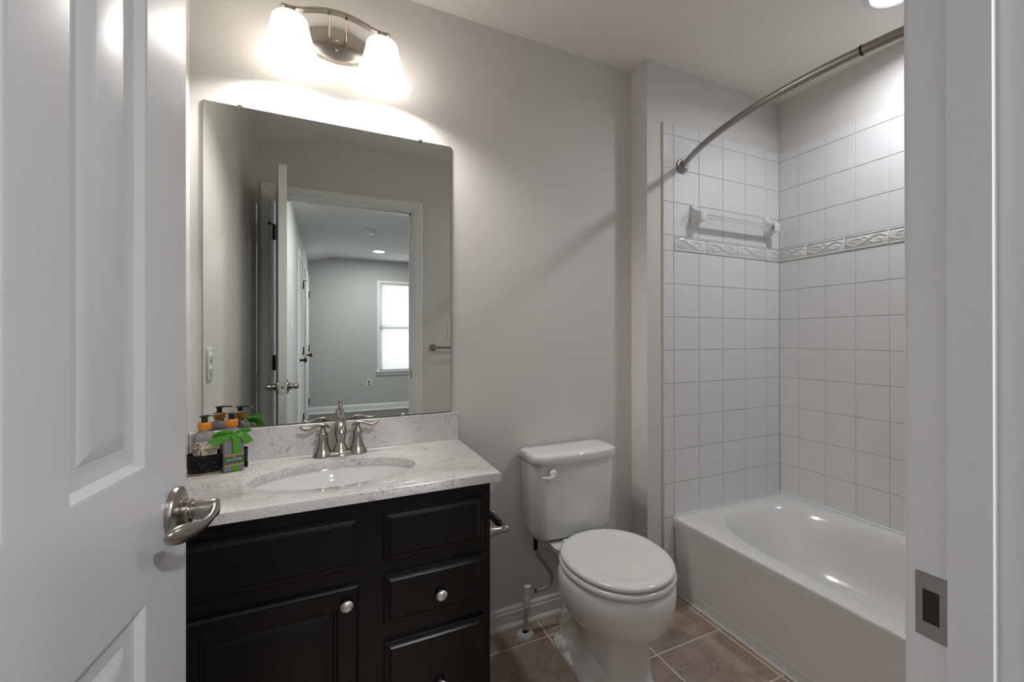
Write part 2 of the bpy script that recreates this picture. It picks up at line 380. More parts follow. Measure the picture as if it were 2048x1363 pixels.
# ------------------------------------------------------------------ alcove wall tiles
S = 0.1538; G = 0.0024; TT = 0.007; TZ0 = 0.3565; TZ1 = 2.172
BZ0, BZ1 = 1.586, 1.657                                # border band
rowsZ = [(TZ0 + k*S, TZ0 + (k+1)*S) for k in range(8)]
rowsZ[-1] = (rowsZ[-1][0], BZ0)
top_rows = [(BZ1 + k*0.1552, BZ1 + (k+1)*0.1552) for k in range(3)] + [(BZ1+3*0.1552, TZ1)]
def tile_field(mb, mk, cols, rows):
    for (a, b) in cols:
        for (c, d) in rows:
            if b-a < 0.008 or d-c < 0.008: continue
            mk(mb, a+G/2, b-G/2, c+G/2, d-G/2)
def mk_back(mb, a, b, c, d): mb.box(a, b, YJ-TT-0.001, YJ-0.0005, c, d, 0.0016, 2)
def mk_right(mb, a, b, c, d): mb.box(XR-TT-0.001, XR-0.0005, a, b, c, d, 0.0016, 2)
xe = XR - TT
colsB = [(xe-0.100, xe)] + [(xe-0.100-(k+1)*S, xe-0.100-k*S) for k in range(4)]
xb = xe-0.100-4*S                                     # left end of full tiles = bullnose column starts
tb = MB(); tile_field(tb, mk_back, colsB, rowsZ + top_rows)
bull = [(1.6965, xb)]
tile_field(tb, mk_back, bull, [(BZ1-0.071+0.0, BZ1)] + [(c, d) for c, d in rowsZ] + top_rows)
tile_field(tb, mk_back, bull, [(0.0475 + k*S, 0.0475 + (k+1)*S) for k in range(2)] + [(0.003, 0.0475)])
wt = tb.build('wall_alcove_tiles', tilem, kind='structure', angle=12)
MB().box(1.697, XR-0.001, YJ-TT+0.0015, YJ, 0.0, TZ1-0.001).build('wall_alcove_grout', groutw, kind='structure')
MB().box(1.6925, 1.6967, YJ-TT+0.0005, YJ, 0.0, TZ1).build('wall_alcove_caulk', caulk, kind='structure')
ye = YJ - TT
colsR = [(ye-0.122, ye)] + [(ye-0.122-(k+1)*S, ye-0.122-k*S) for k in range(9)]
colsR.append((YO, ye-0.122-9*S))
tr = MB(); tile_field(tr, mk_right, colsR, rowsZ + top_rows); tr.build('wall_right_tiles', tilem, kind='structure', angle=12)
MB().box(XR-TT+0.0015, XR, YO, YJ-0.001, 0.0, TZ1-0.001).build('wall_right_grout', groutw, kind='structure')
# border: relief tiles with scrolling vines
def scroll_lines():
    """vine relief for one 0.204 m tile, in (u 0..1 of length, v -1..1 of half height)"""
    Ls = []
    # main wave
    w0 = [(0.0 + t, 0.72*math.sin(2*PI*t + 0.1)) for t in [k/24 for k in range(25)]]
    Ls.append((w0, 0.0030))
    def spiral(cx, cy, r0, a0, turns, sgn):
        pts = []
        for k in range(20):
            t = k/19; a = a0 + sgn*turns*2*PI*t; r = r0*(1-0.85*t)
            pts.append((cx + r*math.cos(a)*0.34, cy + r*math.sin(a)))
        return pts
    Ls.append((spiral(0.23, -0.18, 0.60, 0.5*PI, 1.15, -1), 0.0026))
    Ls.append((spiral(0.74, 0.18, 0.60, -0.5*PI, 1.15, -1), 0.0026))
    Ls.append(([(0.44, 0.30), (0.50, 0.62), (0.56, 0.66), (0.60, 0.50)], 0.0022))
    Ls.append(([(0.94, -0.30), (0.98, -0.62), (1.04, -0.66), (1.08, -0.50)], 0.0022))
    Ls.append(([(0.42, -0.1), (0.46, -0.45), (0.52, -0.62)], 0.0020))
    Ls.append(([(0.92, 0.1), (0.96, 0.45), (1.02, 0.62)], 0.0020))
    return Ls
SCR = scroll_lines()
def border(name, a0, a1, mapf, mkbox, first):
    """mapf(along, out, z) -> point"""
    mb = MB(); zc = (BZ0+BZ1)/2; hh = (BZ1-BZ0)/2 - 0.010; n = 0; a = a0
    BL = 0.204; pos = first
    while pos > a0: pos -= BL
    while pos < a1:
        s0, s1 = max(pos, a0), min(pos+BL, a1)
        if s1-s0 > 0.012:
            mkbox(mb, s0+0.001, s1-0.001, BZ0+0.0015, BZ1-0.0015)
            for zz in (BZ0+0.0055, BZ1-0.0055):        # raised rims
                mb.tube([mapf(s0+0.003, 0.0095, zz), mapf(s1-0.003, 0.0095, zz)], 0.0028, 8)
            for pts, r in SCR:
                seg = []
                for (uu, vv) in pts:
                    al = pos + uu*BL
                    if s0+0.003 < al < s1-0.003: seg.append(mapf(al, 0.0098, zc + vv*hh))
                    elif len(seg) > 1: break
                if len(seg) > 2:
                    k_ = len(seg); mb.tube(seg, [r*(0.6+0.4*math.sin(PI*min(1, (i+1)/(k_)))) for i in range(k_)], 8)
        pos += BL
    return mb.build(name, borderm, kind='structure', angle=60)
border('trim_4', xb, xe, lambda a, o, z: Vector((a, YJ-o, z)), lambda mb, a, b, c, d: mb.box(a, b, YJ-0.0095, YJ-0.0005, c, d, 0.0012, 1), xb)
border('trim_5', YO, ye, lambda a, o, z: Vector((XR-o, -a-(-ye-YO)+0, z)) if False else Vector((XR-o, a, z)), lambda mb, a, b, c, d: mb.box(XR-0.0095, XR-0.0005, a, b, c, d, 0.0012, 1), ye-0.204*8+0.03)
# caulk lines round the tub
ck = MB(); ck.box(1.750, xe, YJ-TT-0.005, YJ-TT+0.001, TZ0-0.004, TZ0+0.003, 0.001, 1); ck.box(XR-TT-0.005, XR-TT+0.001, YO, ye, TZ0-0.004, TZ0+0.003, 0.001, 1)
ck.build('trim_6', trimw, kind='structure')

# ------------------------------------------------------------------ bathtub
TX0, TX1, TY0, TY1, TZ = 1.7505, XR-TT-0.001, YO+0.002, YJ-TT-0.001, 0.3545
tub = thing('bathtub', 'glossy white alcove bathtub with oval basin and plain apron between the tiled walls', 'bathtub', ((TX0+TX1)/2, (TY0+TY1)/2, 0))
t = MB(); NN = 96
tcx, tcy = (TX0+TX1)/2+0.015, (TY0+TY1)/2
def rectring(z, ins=0.0, xl=None):
    """NN points on the rim rectangle, matching the angle order of sup()"""
    out = []; hx, hy_ = (TX1-TX0)/2-ins, (TY1-TY0)/2-ins; cx, cy = (TX0+TX1)/2, (TY0+TY1)/2
    for k in range(NN):
        a = 2*PI*k/NN; c_, s__ = math.cos(a), math.sin(a)
        # map to a square so corners are hit exactly
        m_ = max(abs(c_), abs(s__)); out.append((cx + hx*c_/m_, cy + hy_*s__/m_, z))
    return out
def basin(z, ax, by, e=3.1, dy=0.0, dx=0.0):
    out = []
    for k in range(NN):
        a = 2*PI*k/NN; c_, s__ = math.cos(a), math.sin(a)
        out.append((tcx+dx + ax*math.copysign(abs(c_)**(2/e), c_), tcy+dy + by*math.copysign(abs(s__)**(2/e), s__), z))
    return out
rings = [rectring(TZ-0.012, 0.0012), rectring(TZ-0.010, 0.0002), rectring(TZ-0.007, 0.0), rectring(TZ-0.002, 0.003), rectring(TZ, 0.009)]
rings += [basin(TZ+0.000, 0.306, 0.676), basin(TZ-0.003, 0.299, 0.667), basin(TZ-0.012, 0.291, 0.656), basin(TZ-0.040, 0.278, 0.634, 3.0),
          basin(TZ-0.12, 0.256, 0.590, 2.8), basin(TZ-0.20, 0.236, 0.550, 2.7), basin(TZ-0.255, 0.214, 0.515, 2.6), basin(TZ-0.285, 0.175, 0.46, 2.5), basin(TZ-0.292, 0.12, 0.39, 2.4), basin(TZ-0.293, 0.03, 0.1, 2.4)]
t.loft(rings, cap0=False, cap1=True)
t.build('basin', tubm, tub, angle=40)
a_ = MB()                                              # apron with pressed panel line
AX = TX0
def apr(y, z, d=0.0): return (AX + d, y, z)
prof = [(0.001, 0.0), (0.004, TZ-0.10), (0.002, TZ-0.03), (0.0, TZ-0.02), (0.0, TZ-0.008)]
a_.loft([[(AX+d, y_, z_) for d, z_ in [(0.014, 0.0), (0.014, 0.005), (0.0115, TZ-0.085), (0.006, TZ-0.050), (0.0018, TZ-0.030), (0.0006, TZ-0.011)]] + [(AX+0.03, y_, TZ-0.011), (AX+0.03, y_, 0.0)] for y_ in (TY1, TY0)])
a_.build('apron', tubm, tub, angle=30)
e_ = MB()                                              # thin raised line near the apron foot, curling up at the end
pl = [(AX+0.0128, TY1-0.085-0.0, 0.105)] + [Vector(p) for p in bez((AX+0.0128, TY1-0.085, 0.100), (AX+0.0130, TY1-0.09, 0.062), (AX+0.0134, TY1-0.12, 0.050), (AX+0.0136, TY1-0.17, 0.046), 8)] + [(AX+0.0136, TY0+0.06, 0.046)]
e_.tube(pl[1:], 0.0022, 8); e_.build('apron_bead', tubm, tub)
ov = MB(); ov.lathe([(0, 0), (0.034, 0), (0.036, -0.004), (0.030, -0.009), (0, -0.011)], (tcx, tcy-0.628+0.045, 0.27), 'Y', 28, M=Matrix.Diagonal((1, -1, 1))); ov.build('overflow_plate', nickel, tub)
MB().box(TX0-0.004+0.012, TX0+0.02, TY0, TY1, 0.0, 0.005, 0.001, 1).build('trim_7', trimw, kind='structure')

# ------------------------------------------------------------------ shower rod
RZ = 1.985
rod = thing('shower_rod', 'curved brushed nickel shower curtain rod above the bathtub', 'curtain rod', (1.807, YJ-TT, RZ))
c_half = (YO+YJ)/2; sag = 0.162; cc = abs(YO-YJ)/2; RR = (cc*cc+sag*sag)/(2*sag); xmid = 1.807-sag+0.003
arc = []
for k in range(41):
    y_ = (YJ-0.02) + (YO+0.02-(YJ-0.02))*k/40; d = y_-c_half
    arc.append((xmid + (RR - math.sqrt(RR*RR-d*d)), y_, RZ))
kj = next(i for i, p in enumerate(arc) if p[1] < -1.094)
MB().tube(arc[:kj+1], 0.0128, 18).build('rod_tube', rodm, rod)
MB().tube(arc[kj:], 0.0138, 18).build('rod_sleeve', rodm, rod)
p0, p1 = Vector(arc[kj-1]), Vector(arc[kj]); dd = (p1-p0).normalized(); pm = Vector(arc[kj])
MB().tube([pm-dd*0.007, pm+dd*0.0], 0.0148, 18).build('joint_ring', darkm, rod)
for (px, py, sg) in ((1.805, YJ-TT, -1), (1.805, YO, 1)):
    fl = MB(); fl.lathe([(0, 0), (0.034, 0), (0.034, 0.004), (0.030, 0.006), (0.030, 0.010), (0.026, 0.011), (0.025, 0.016), (0.018, 0.022), (0.016, 0.032), (0, 0.034)], (px, py, RZ), 'Y', 32, M=Matrix.Diagonal((1, sg, 1)))
    fl.build('flange', rodm, rod)

# ------------------------------------------------------------------ ceramic towel bar in the alcove
tbar = thing('ceramic_towel_bar', 'clear bar on two flared white ceramic brackets on the alcove tiles', 'towel bar', (2.12, YJ-TT, 1.755))
YT = YJ-TT-0.001
for bx in (1.876, 2.372):
    b_ = MB(); rings = []
    for o, hw_, hh_ in ((0.0, 0.022, 0.056), (0.005, 0.023, 0.057), (0.012, 0.021, 0.050), (0.024, 0.0185, 0.036), (0.040, 0.0175, 0.027), (0.056, 0.0180, 0.0235), (0.066, 0.0190, 0.025), (0.072, 0.0180, 0.024), (0.075, 0.014, 0.019)):
        rings.append([(p[0], YT-o, p[1]) for p in rrect(bx, 1.757-0.10*o, hw_*2, hh_*2, min(hw_, hh_)*0.32, 0, 3)])
    b_.loft(rings); b_.build('bracket', porc, tbar, angle=40)
clear = mat('clear_acrylic', (0.93, 0.94, 0.95), 0.05, **{'Transmission_Weight': 0.90}); bsdf(clear).inputs['IOR'].default_value = 1.12
MB().box(1.892, 2.356, YT-0.066, YT-0.050, 1.743, 1.761, 0.002, 2).build('bar', clear, tbar)

# ------------------------------------------------------------------ recessed lights
def downlight(label, x, y, grp=None):
    d = thing('recessed_light', label, 'light', (x, y, H), 0, grp)
    r = MB(); prof = [(0.070, 0.0), (0.096, 0.0), (0.096, -0.003), (0.090, -0.006), (0.076, -0.008), (0.070, -0.004)]
    r.loft([[(x+q[0]*math.cos(2*PI*k/40), y+q[0]*math.sin(2*PI*k/40), H+q[1]) for k in range(40)] for q in prof], loop=True); r.build('trim_ring', trimw, d)
    l_ = MB(); l_.lathe([(0, -0.0005), (0.0705, -0.0005), (0.0705, -0.004), (0.0, -0.005)], (x, y, H), 'Z', 32); l_.build('lens', lensm, d)
downlight('round lit recessed ceiling light above the bathtub', TL[0], TL[1])
downlight('small lit recessed ceiling light seen in the mirror, far down the hall', 0.985, -5.75)
downlight('unseen recessed light added to the hall ceiling as fill, just outside the bathroom door', 1.00, -2.75)  # made-up fixture that houses the near hall fill

# ------------------------------------------------------------------ mirror
MX0, MX1, MZ0, MZ1 = 0.0315, 0.777, 0.9015, 1.922
mir = thing('wall_mirror', 'large frameless rectangular mirror clipped above the vanity backsplash', 'mirror', ((MX0+MX1)/2, 0, MZ0))
MB().box(MX0, MX1, -0.006, -0.001, MZ0, MZ1).build('glass_edge', medge, mir)
g_ = MB(); g_.box(MX0+0.0012, MX1-0.0012, -0.0064, -0.0056, MZ0+0.001, MZ1-0.0012); g_.build('mirror_face', mirror_m, mir)
for (x, z, s) in ((0.127, MZ1, 1), (0.664, MZ1, 1), (0.606, MZ0, -1)):
    c_ = MB(); c_.lathe([(0, 0), (0.010, 0), (0.0095, 0.003), (0.004, 0.0045), (0, 0.0045)], (x, -0.0065, z-s*0.002), 'Y', 20, M=Matrix.Diagonal((1, -1, 0.62))); c_.box(x-0.008, x+0.008, -0.0066, 0, z-0.0 if s > 0 else z-0.004, z+0.005 if s > 0 else z)
    c_.build('mirror_clip', nickel, mir)

# ------------------------------------------------------------------ vanity light
vl = thing('vanity_light', 'two-lamp brushed nickel wall light with frosted bell shades above the mirror', 'wall light', (0.396, 0, 2.19))
bp = MB(); zc = 2.192
def eye(sx, sz, y):                                    # pointed-oval plate outline
    out = []
    for k in range(48):
        a = 2*PI*k/48; out.append((0.396 + sx*math.cos(a), y, zc + sz*math.copysign(abs(math.sin(a))**1.15, math.sin(a))))
    return out
bp.loft([eye(0.112, 0.056, 0.0), eye(0.112, 0.056, -0.016), eye(0.110, 0.054, -0.021), eye(0.104, 0.048, -0.024)])
bpo = bp.build('back_plate', nickel, vl, angle=30)
for z_ in (zc-0.020, zc+0.014):
    s2 = MB(); s2.lathe([(0, 0), (0.0045, 0), (0.0045, 0.004), (0.003, 0.007), (0, 0.008)], (0.394, -0.0235, z_), 'Y', 14, M=Matrix.Diagonal((1, -1, 1))); s2.build('screw', nickel, bpo)
br = MB(); pts = []
for k in range(49):
    u = -1 + 2*k/48; x = 0.396 + u*0.156
    q = abs(u)
    z_ = 2.214 + (0.022*math.cos(q/0.62*PI/2)**0.9 if q < 0.62 else -0.0035*math.sin((q-0.62)/0.38*PI) - 0.004*(q-0.62)/0.38)
    pts.append((x, VY, z_))
rings = [[Vector(p)+Vector((0, dy, dz)) for dy, dz in ((-0.012, -0.0035), (0.012, -0.0035), (0.0125, 0.0), (0.010, 0.0045), (-0.010, 0.0045), (-0.0125, 0.0))] for p in pts]
rings[0] = [Vector((0.2405, VY, 2.2100)) + (q-Vector(pts[0]))*0.4 for q in rings[0]]; rings[-1] = [Vector((0.5515, VY, 2.2100)) + (q-Vector(pts[-1]))*0.4 for q in rings[-1]]
br.loft(rings); br.build('cross_bar', nickel, vl, angle=45)
for x in (0.372, 0.420):
    z_ = 2.226
    p_ = MB(); p_.tube([(x, -0.022, z_-0.012), (x, -0.075, z_-0.006), (x, VY, z_)], 0.0042, 12); p_.tube([(x, -0.022, z_-0.012), (x, -0.062, z_-0.0075)], 0.0052, 12); p_.build('arm', nickel, vl)
for x in VX:
    cp = MB(); cp.lathe([(0, 0.006), (0.006, 0.006), (0.006, 0.0), (0.016, -0.002), (0.020, -0.012), (0.020, -0.030), (0.0, -0.031)], (x, VY, 2.205), 'Z', 24); so = cp.build('socket_cup', nickel, vl)
    sh = MB(); n_ = 48
    out = [(0.012, 2.188), (0.030, 2.187), (0.040, 2.183), (0.0465, 2.175), (0.0495, 2.162), (0.0530, 2.143), (0.0575, 2.124), (0.0640, 2.101), (0.0730, 2.077), (0.0830, 2.058), (0.0905, 2.047), (0.0925, 2.041)]
    inn = [(r-0.0032, z) for r, z in reversed(out[1:])]; inn[0] = (0.0895, 2.041); inn += [(0.012, 2.1838)]
    sh.loft([[(x+r*math.cos(2*PI*k/n_), VY+r*math.sin(2*PI*k/n_), z) for k in range(n_)] for r, z in out+inn], loop=True)
    sh.build('lamp_shade', shadem, vl, angle=60)
    bl = MB(); bl.lathe([(0, 2.170), (0.013, 2.168), (0.014, 2.150), (0.022, 2.130), (0.029, 2.110), (0.030, 2.095), (0.024, 2.075), (0.012, 2.066), (0, 2.064)], (x, VY, 0), 'Z', 24); bo = bl.build('bulb', bulbm, vl, angle=60)

# ------------------------------------------------------------------ vanity cabinet
CZ = 0.796; CY = -0.5445; CX1 = 0.8035; CT = 0.0255; FY = -0.508; VXR = 0.7815
van = thing('vanity_cabinet', 'black wooden bathroom vanity cabinet with drawers under the marble top', 'cabinet', (0.39, -0.25, 0))
cb = MB()
ZT = CZ - CT
cb.box(0.004, 0.020, FY, -0.004, 0.10, ZT); cb.box(VXR-0.016, VXR, FY, -0.004, 0.0, ZT); cb.box(0.004, VXR, -0.016, -0.004, 0.1, ZT); cb.box(0.004, VXR, FY+0.02, -0.004, 0.10, 0.116)
cb.box(0.004, VXR-0.016, FY+0.06, FY+0.075, 0.0, 0.10)
for (x0, x1, z0, z1) in ((0.020, 0.085, 0.10, ZT), (0.425, 0.510, 0.15, 0.722), (0.745, VXR-0.016, 0.10, ZT), (0.085, 0.745, 0.722, ZT), (0.085, 0.745, 0.10, 0.15),
                         (0.085, 0.425, 0.54, 0.61), (0.510, 0.745, 0.555, 0.610), (0.510, 0.745, 0.37, 0.44)):
    cb.box(x0, x1, FY, FY+0.018, z0, z1)
cb.box(0.085, 0.745, FY+0.0185, FY+0.021, 0.15, 0.722)
cb.build('carcass', black, van)
def slab_front(x0, x1, z0, z1, name, raised=False):
    s = MB(); y = FY-0.0002
    if not raised:
        st_ = [(0, 0.0), (0, -0.012), (0.0015, -0.0135), (0.006, -0.0135), (0.007, -0.0150), (0.012, -0.0165), (0.0165, -0.0200), (0.018, -0.0200)]
    else:
        st_ = [(0, 0.0), (0, -0.012), (0.0015, -0.0135), (0.006, -0.0165), (0.008, -0.0195), (0.046, -0.0195), (0.048, -0.0185), (0.050, -0.0130), (0.056, -0.0120), (0.059, -0.0080), (0.063, -0.0080), (0.092, -0.0165), (0.094, -0.0168)]
    s.loft([[(x0+o, y+d, z0+o), (x1-o, y+d, z0+o), (x1-o, y+d, z1-o), (x0+o, y+d, z1-o)] for o, d in st_])
    return s.build(name, black, van, angle=14)
FFY = FY - 0.0200
def knob(x, z, parent):
    k = MB(); k.lathe([(0, 0), (0.0075, 0), (0.0065, 0.003), (0.0055, 0.010), (0.008, 0.013), (0.0145, 0.0155), (0.0155, 0.0185), (0.0145, 0.0215), (0.009, 0.0245), (0, 0.0255)], (x, FFY, z), 'Y', 28, M=Matrix.Diagonal((1, -1, 1)))
    k.build('knob', satin, parent, angle=50)
slab_front(0.070, 0.437, 0.598, 0.729, 'false_front')
dr = slab_front(0.070, 0.437, 0.115, 0.556, 'door', True); knob(0.409, 0.518, dr)
slab_front(0.495, 0.757, 0.598, 0.728, 'drawer')
d2 = slab_front(0.496, 0.759, 0.430, 0.562, 'drawer'); knob(0.637, 0.484, d2)
d3 = slab_front(0.497, 0.760, 0.115, 0.384, 'drawer'); knob(0.636, 0.238, d3)

# ------------------------------------------------------------------ countertop with oval cut-out, backsplash
SX, SY, SA, SB = 0.392, -0.298, 0.212, 0.152
top = thing('countertop', 'white marbled vanity top with grey veins and an oval sink opening', 'countertop', (0.40, -0.27, ZT))
c_ = MB(); n_ = 96
def crect(z, ins=0.0, x1=CX1):
    out = []; x0, y0, y1 = 0.0015, CY, -0.001
    x0 += ins if False else 0; 
    for k in range(n_):
        a = 2*PI*k/n_; dx, dy = math.cos(a), math.sin(a)
        tx = ((x1-ins-SX)/dx if dx > 0 else (x0-SX)/dx) if abs(dx) > 1e-9 else 1e9
        ty = ((y1-SY)/dy if dy > 0 else (y0+ins-SY)/dy) if abs(dy) > 1e-9 else 1e9
        tt = min(tx, ty); out.append([SX+tt*dx, SY+tt*dy, z])
    for cx_, cy_ in ((x1-ins, y1), (x1-ins, y0+ins), (x0, y1), (x0, y0+ins)):      # snap the nearest sample onto every corner
        i = min(range(n_), key=lambda i: (out[i][0]-cx_)**2 + (out[i][1]-cy_)**2); out[i][0], out[i][1] = cx_, cy_
    return [tuple(p) for p in out]
def ell(z, k=0.0, a=SA, b=SB): return [(SX+(a-k)*math.cos(2*PI*i/n_), SY+(b-k)*math.sin(2*PI*i/n_), z) for i in range(n_)]
ang = [math.atan2(p[1]-SY, p[0]-SX) for p in crect(0)]
def ell2(z, k=0.0):
    out = []
    for a in ang:
        ca, sa = math.cos(a), math.sin(a); r = 1/math.sqrt((ca/(SA-k))**2 + (sa/(SB-k))**2); out.append((SX+r*ca, SY+r*sa, z))
    return out
c_.loft([ell2(ZT), crect(ZT), crect(CZ-0.003), crect(CZ-0.0008, 0.0012), crect(CZ, 0.003), ell2(CZ, -0.004), ell2(CZ-0.0012, -0.001), ell2(CZ-0.004), ell2(ZT)], cap0=False, cap1=False, loop=False)
c_.build('marble_slab', marble, top, angle=30)
MB().box(0.0015, 0.8015, -0.018, -0.001, CZ, 0.8985, 0.0015, 1).build('backsplash', marble, top)
sink = thing('sink_basin', 'white oval undermount sink basin set in the vanity top', 'sink', (SX, SY, ZT-0.12))
sb = MB()
rr_ = [(0.014, -0.0006), (0.002, -0.0006), (-0.002, -0.010), (-0.006, -0.030), (-0.020, -0.075), (-0.045, -0.105), (-0.080, -0.122), (-0.125, -0.129)]
ringsS = [[(SX+(SA+k)*math.cos(2*PI*i/72), SY+(SB+k)*math.sin(2*PI*i/72), ZT+z) for i in range(72)] for k, z in rr_]
ringsS.append([(SX+0.022*math.cos(2*PI*i/72), SY+0.022*math.sin(2*PI*i/72), ZT-0.132) for i in range(72)])
sb.loft(ringsS, cap0=False, cap1=True); sbo = sb.build('bowl', porc, sink, angle=60)
dn = MB(); dn.lathe([(0, -0.1315), (0.021, -0.1315), (0.021, -0.129), (0.017, -0.128), (0.016, -0.126), (0, -0.1245)], (SX, SY, ZT), 'Z', 24); dn.build('drain', nickel, sink)

# ------------------------------------------------------------------ faucet
fx, fy = 0.403, -0.073
fa = thing('sink_faucet', 'brushed nickel centerset faucet with two scrolled lever handles on the vanity top', 'faucet', (fx, fy, CZ))
b_ = MB()
def fbase(z, k):
    out = []
    for i in range(64):
        a = 2*PI*i/64; ca, sa = math.cos(a), math.sin(a)
        x = (0.080-k)*math.copysign(abs(ca)**0.85, ca); q = abs(x)/0.08
        y = (0.0265 - k + 0.004*math.cos(q*2*PI*1.0))*math.copysign(abs(sa)**0.7, sa)
        out.append((fx+x, fy+y, z))
    return out
b_.loft([fbase(CZ, 0), fbase(CZ+0.004, 0.0005), fbase(CZ+0.009, 0.004), fbase(CZ+0.013, 0.009), fbase(CZ+0.015, 0.014)])
for hx in (-0.0508, 0.0508):
    b_.lathe([(0.029, 0.004), (0.0275, 0.010), (0.0245, 0.018), (0.0225, 0.023), (0.0, 0.023)], (fx+hx, fy, CZ), 'Z', 28)
b_.lathe([(0.027, 0.006), (0.024, 0.014), (0.021, 0.022), (0.0, 0.022)], (fx, fy, CZ), 'Z', 28)
b_.build('base_plate', nickel, fa, angle=40)
for hx, sg in ((-0.0508, -1), (0.0508, 1)):
    h_ = MB(); h_.lathe([(0, 0.023), (0.0205, 0.023), (0.0195, 0.027), (0.0165, 0.040), (0.0135, 0.055), (0.0125, 0.064), (0.0145, 0.071), (0.0135, 0.078), (0.0095, 0.083), (0.0075, 0.088), (0.0080, 0.098), (0.0, 0.100)], (fx+hx, fy, CZ), 'Z', 28)
    hd = h_.build('handle', nickel, fa, angle=50)
    lv = MB(); X = lambda d, z: (fx+hx+sg*d, fy, CZ+z)
    pts = bez(X(-0.018, 0.092), X(-0.008, 0.108), X(0.008, 0.107), X(0.022, 0.102), 8) + bez(X(0.022, 0.102), X(0.038, 0.095), X(0.052, 0.086), X(0.064, 0.106), 10)[1:]
    lv.tube(pts, [0.0026, 0.0042, 0.0052, 0.0058, 0.0060, 0.0060, 0.0058, 0.0058, 0.0058, 0.0060, 0.0064, 0.0070, 0.0075, 0.0077, 0.0074, 0.0066, 0.0054, 0.0040, 0.0020], 12, sx=1.2)
    lv.build('lever', nickel, hd, angle=60)
sp = MB(); sp.lathe([(0, 0.020), (0.0205, 0.020), (0.019, 0.028), (0.0140, 0.038), (0.0125, 0.044), (0.0145, 0.056), (0.0175, 0.068), (0.0190, 0.080), (0.0180, 0.092), (0.0165, 0.100), (0.0, 0.100)], (fx, fy, CZ), 'Z', 28)
spt = bez((fx, fy+0.002, CZ+0.088), (fx, fy+0.004, CZ+0.120), (fx, fy-0.020, CZ+0.128), (fx, fy-0.055, CZ+0.121), 10) + bez((fx, fy-0.055, CZ+0.121), (fx, fy-0.085, CZ+0.115), (fx, fy-0.100, CZ+0.108), (fx, fy-0.104, CZ+0.088), 8)[1:]
sp.tube(spt, [0.0165, 0.0165, 0.0163, 0.016, 0.0155, 0.015, 0.0145, 0.014, 0.0135, 0.013, 0.013, 0.0128, 0.0126, 0.0125, 0.0125, 0.0125, 0.0128, 0.0130, 0.0130], 16)
sp.build('spout', nickel, fa, angle=50)
lr = MB(); lr.tube([(fx, fy+0.026, CZ+0.010), (fx, fy+0.026, CZ+0.152)], 0.0028, 10); lr.lathe([(0, 0.148), (0.004, 0.149), (0.0064, 0.157), (0.0070, 0.163), (0.005, 0.167), (0, 0.168)], (fx, fy+0.026, CZ), 'Z', 16); lr.build('lift_rod', nickel, fa)

# ------------------------------------------------------------------ toilet
TX = 1.240
toi = thing('toilet', 'white two-piece toilet with its lid down between vanity and bathtub', 'toilet', (TX, -0.35, 0))
tk = MB()
def dshape(w_, yb, yf, r, z, bow=0.012, n=10, TX=1.233):
    """tank plan: straight back, rounded front corners, slightly bowed front"""
    x0, x1 = TX-w_/2, TX+w_/2; pts = [(x1-0.012, yb, z), (x0+0.012, yb, z), (x0, yb-0.012, z)]
    for k in range(n+1):
        a = PI + PI/2*k/n; pts.append((x0+r + r*math.cos(a), yf+r*0.9 + r*0.9*math.sin(a), z))
    for k in range(1, 8):
        t_ = k/8; pts.append((x0+r + (x1-x0-2*r)*t_, yf - bow*math.sin(PI*t_), z))
    for k in range(n+1):
        a = 1.5*PI + PI/2*k/n; pts.append((x1-r + r*math.cos(a), yf+r*0.9 + r*0.9*math.sin(a), z))
    pts.append((x1, yb-0.012, z)); return pts
tk.loft([dshape(0.285, -0.035, -0.150, 0.04, 0.386, 0.004), dshape(0.320, -0.030, -0.172, 0.055, 0.392, 0.008), dshape(0.336, -0.027, -0.181, 0.055, 0.402), dshape(0.345, -0.025, -0.187, 0.055, 0.425), dshape(0.358, -0.022, -0.192, 0.055, 0.62), dshape(0.362, -0.021, -0.194, 0.055, 0.696)])
tk.build('tank', porc, toi, angle=50)
ld = MB(); ld.loft([dshape(0.360, -0.018, -0.200, 0.058, 0.694), dshape(0.369, -0.015, -0.206, 0.060, 0.697), dshape(0.372, -0.014, -0.208, 0.060, 0.703), dshape(0.372, -0.014, -0.208, 0.060, 0.720), dshape(0.367, -0.016, -0.205, 0.058, 0.728), dshape(0.352, -0.022, -0.198, 0.054, 0.7325), dshape(0.30, -0.05, -0.16, 0.04, 0.7335)])
ld.build('tank_lid', porc, toi, angle=60)
fl = MB(); LX = 1.118; LY = -0.197
fl.lathe([(0, 0), (0.015, 0), (0.0165, 0.004), (0.0165, 0.011), (0.013, 0.016), (0, 0.018)], (LX, LY, 0.662), 'Y', 24, M=Matrix.Diagonal((1, -1, 1)))
fl.tube(bez((LX+0.002, LY-0.014, 0.654), (LX-0.014, LY-0.020, 0.648), (LX-0.028, LY-0.024, 0.650), (LX-0.052, LY-0.026, 0.657), 10), [0.010, 0.0095, 0.0085, 0.0075, 0.007, 0.0068, 0.0066, 0.0065, 0.006, 0.0052, 0.0035], 12, sx=0.7)
fl.build('flush_lever', seatm, toi, angle=60)
bw = MB(); NB = 56
def egg(cy, a, bb, bf, z, e=2.0): return sup(TX, cy, a, bb, z, NB, e, bf)
def polyr(pts, z, k=1.0, r=0.25, n=5, cy=-0.38):
    """polygon ring with softened corners, mirrored about the toilet axis"""
    full = [(x, y) for x, y in pts] + [(-x, y) for x, y in reversed(pts)]; out = []; m = len(full)
    for i in range(m):
        p, c, q = Vector(full[i-1]), Vector(full[i]), Vector(full[(i+1) % m])
        a_, b_ = c.lerp(p, r), c.lerp(q, r)
        for j in range(n):
            t_ = j/(n-1); v_ = (1-t_)**2*a_ + 2*t_*(1-t_)*c + t_*t_*b_; out.append((TX + v_.x*k, cy + (v_.y-cy)*k, z))
    return out
